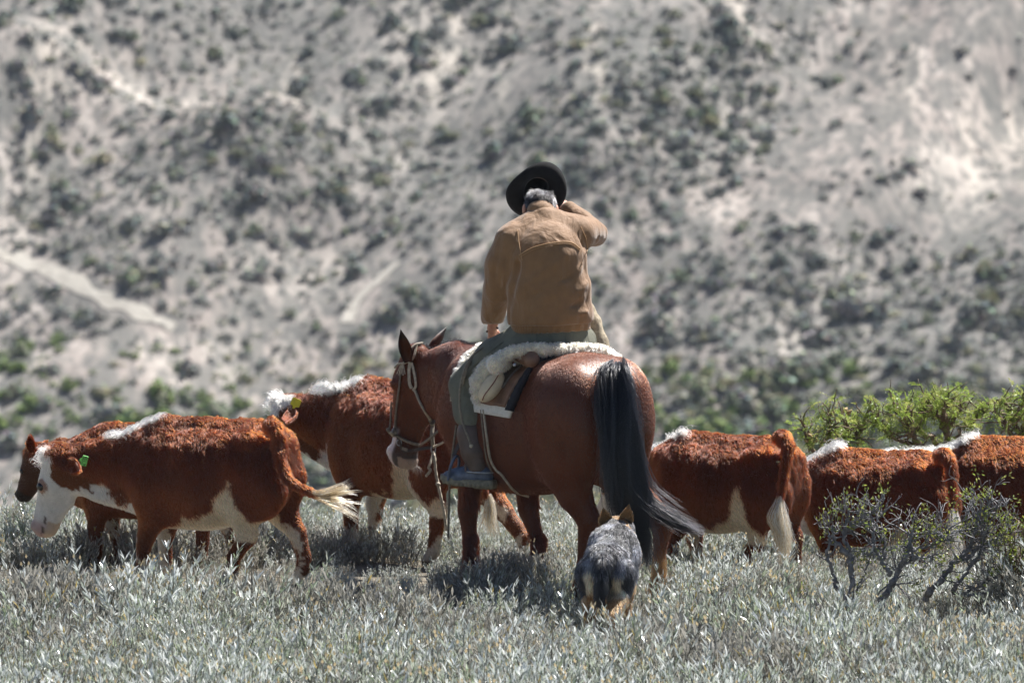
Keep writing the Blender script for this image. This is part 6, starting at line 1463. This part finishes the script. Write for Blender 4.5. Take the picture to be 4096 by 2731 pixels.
s.done()
s = Shrub('leafy_shrub', 'bright yellow green leafy shrub low at the right edge', P(4090, 2420, Y0+.2), 304, M_BARKB, [(.19, .24, .03), (.24, .27, .05), (.14, .19, .03)])
for e in ((4020, 2180), (4060, 2120), (4100, 2090), (4150, 2150), (4040, 2250), (4180, 2230)):
    s.stem(pix([(4090, 2420), (4080+(e[0]-4080)*.4, 2330), e], Y0+.2), .008, .003, 9, .12, 'branch', 1.0, .4)
for q in ((4050, 2130), (4085, 2150), (4040, 2210), (4080, 2230), (4060, 2280), (4130, 2180), (4150, 2120)): s.ball(P(q[0], q[1], Y0+.2), (.09, .08, .08), 13)
s.done()
s = Shrub('seedling_shrub', 'small yellow green seedling with one crooked dark stem in the grass behind the dog', P(2855, 2500, -.55), 305, M_BARK, [(.22, .22, .05), (.17, .20, .04), (.12, .15, .04)])
s.stem(pix([(2860, 2520), (2862, 2470), (2850, 2430), (2842, 2385), (2838, 2350)], -.55), .006, .003, 7, .09, 'trunk', .8, .3)
for q in ((2870, 2390), (2885, 2430), (2850, 2370), (2905, 2400)): s.ball(P(q[0], q[1], -.55), (.06, .05, .06), 6)
s.done()
# feathery thorn trees behind the right-hand cattle
def thorn_shrub(label, base, limbs, seed, n_fronds, pal):
    g = np.random.default_rng(seed); root = tag(empty('thorn_shrub', base), label, 'shrub'); tw = Soup(); LV, LC, tips = [], [], []
    for k, lm in enumerate(limbs):
        p = catmull(lm, 16); p[1:-1] += g.normal(0, .012, (14, 3)); S = Soup(); S.tube(p, np.linspace(.030 if k == 0 else .020, .007, 16), 7); S.build('trunk' if k == 0 else 'branch', M_BARKB, root)
        for j in range(26):
            i = g.integers(5, 16); i = min(i, 14); d = unit(unit(p[i+1]-p[i])*.5+g.normal(0, .8, 3)+np.array([0, 0, .35])); L = .07+.14*g.random(); q = [p[i]]
            for _ in range(6): d = unit(d+g.normal(0, .28, 3)+np.array([0, 0, .05])); q.append(q[-1]+d*L/6)
            q = np.array(q); tw.tube(q, np.linspace(.006, .0025, 7), 4); tips.append(q)
            for m in range(2):                                                   # paired thorns
                b = q[g.integers(1, 6)]; e = b+unit(g.normal(0, 1, 3))*.03; tw.tube([b, e], [.0016, .0004], 3)
    tag(tw.build('twigs', M_BARKB, root), kind='stuff')
    for k in range(n_fronds):
        q = tips[g.integers(0, len(tips))]; i = g.integers(2, 7); b = q[i]; d0 = unit(g.normal(0, .8, 3)+np.array([.15, -.2, .25])); col = np.array(pal[g.integers(0, len(pal))])*(.7+.6*g.random())
        for pn in range(g.integers(1, 3)):
            d = unit(d0+g.normal(0, .35, 3)); L = .055+.05*g.random(); nl = 12; t = (np.arange(nl)+1)/nl; sag = np.array([0, 0, -.25])
            c = b+d*L*t[:, None]+sag*L*(t**2)[:, None]; sd_ = unit(np.cross(d, g.normal(0, 1, 3)))
            for sg in (-1, 1):
                dr = unit(sd_*sg+d*.55+g.normal(0, .12, (nl, 3))); LL = (.013+.006*g.random(nl))*(1-.4*np.abs(t-.45)); V, Q = leaf_blades(c, dr, LL, LL*.26, g, .1); LV.append(V); LC.append(np.tile(col, (len(V), 1)))
    V = np.vstack(LV); Q = np.array([[0, 1, 2, 3], [3, 2, 4, 5]]); F = (np.arange(len(V)//6)[:, None, None]*6+Q[None]).reshape(-1, 4)
    tag(link('foliage', mesh_np('foliage', V, F, M_SLEAF, smooth_shade=False, colors=np.vstack(LC)), root), kind='stuff')
    return root
GP = [(.26, .36, .06), (.33, .43, .08), (.42, .45, .13), (.20, .26, .06)]
Yt = 3.3; bs = P(3340, 2120, Yt)
t1 = thorn_shrub('small bright green thorn shrub with dry catkins beside the rump of a calf', bs,
     [[bs, P(3320, 1900, Yt), P(3370, 1760, Yt), P(3400, 1700, Yt)], [P(3320, 1900, Yt), P(3250, 1800, Yt-.1), P(3215, 1700, Yt-.1)], [P(3340, 1820, Yt), P(3430, 1740, Yt+.1), P(3480, 1640, Yt+.1)], [P(3340, 1840, Yt), P(3320, 1740, Yt-.2), P(3330, 1660, Yt-.2)]], 401, 270, GP)
for (a, b_) in ((3225, 1760), (3250, 1775), (3262, 1758), (3238, 1742), (3345, 1760), (3380, 1640), (3395, 1650)):
    c0 = P(a, b_, Yt-.15); F = Field(c0-.06, c0+.06, .005); dd = unit(np.random.default_rng(a).normal(0, 1, 3))*.022; F.tube([c0-dd, c0, c0+dd], [.006, .011, .006], k=0); V, Q = F.mesh(1); link('catkin', mesh_np('catkin', V, Q, M_POD), t1)
bs = P(3820, 2080, Yt+.3)
thorn_shrub('large bright green feathery thorn shrub behind the two rightmost cattle', bs,
     [[bs, P(3800, 1850, Yt+.3), P(3790, 1720, Yt+.2), P(3830, 1650, Yt+.2), P(3850, 1600, Yt+.2)], [P(3800, 1850, Yt+.3), P(3700, 1740, Yt+.2), P(3600, 1650, Yt+.1), P(3570, 1640, Yt+.1)], [P(3800, 1830, Yt+.3), P(3680, 1790, Yt+.1), P(3560, 1740, Yt), P(3500, 1680, Yt)],
      [P(3800, 1800, Yt+.3), P(3900, 1680, Yt+.3), P(3930, 1640, Yt+.3)], [P(3790, 1740, Yt+.2), P(3740, 1650, Yt+.1), P(3700, 1650, Yt+.1)], [P(3790, 1720, Yt+.2), P(3760, 1620, Yt), P(3790, 1615, Yt)], [P(3680, 1780, Yt+.1), P(3640, 1720, Yt-.1), P(3650, 1640, Yt-.1)]], 402, 600, GP)
bs = P(4120, 2080, Yt+.1)
thorn_shrub('bright green feathery thorn shrub with dark limbs, cut off by the right edge', bs,
     [[bs, P(4090, 1850, Yt+.1), P(4060, 1700, Yt), P(4010, 1600, Yt), P(4000, 1620, Yt)], [P(4090, 1800, Yt), P(4030, 1720, Yt-.1), P(3990, 1660, Yt-.1)], [P(4090, 1800, Yt), P(4110, 1660, Yt), P(4095, 1620, Yt)], [P(4090, 1820, Yt), P(4180, 1700, Yt), P(4200, 1600, Yt)]], 403, 270, GP)
# a fly crossing in front of the middle calf
fly = tag(empty('fly', P(3112, 1848, .2)), 'tiny pale winged fly hovering in front of the flank of the middle calf', 'insect')
fc_ = P(3112, 1848, .2); v, f = sphere_np(fc_, .004, 6, (.7, .7, 1.6)); link('body', mesh_np('body', v, f, M_POD), fly)
for sg in (-1, 1):
    V = fc_+np.array([[0, 0, .004], [sg*.006, -.002, .006], [sg*.013, -.001, .004], [sg*.007, 0, -.001]]); link('wing', mesh_np('wing', np.vstack([V, V-[0, .0006, 0]]), np.array([[0, 1, 2, 3], [7, 6, 5, 4]]), M_RAW, smooth_shade=False), fly)
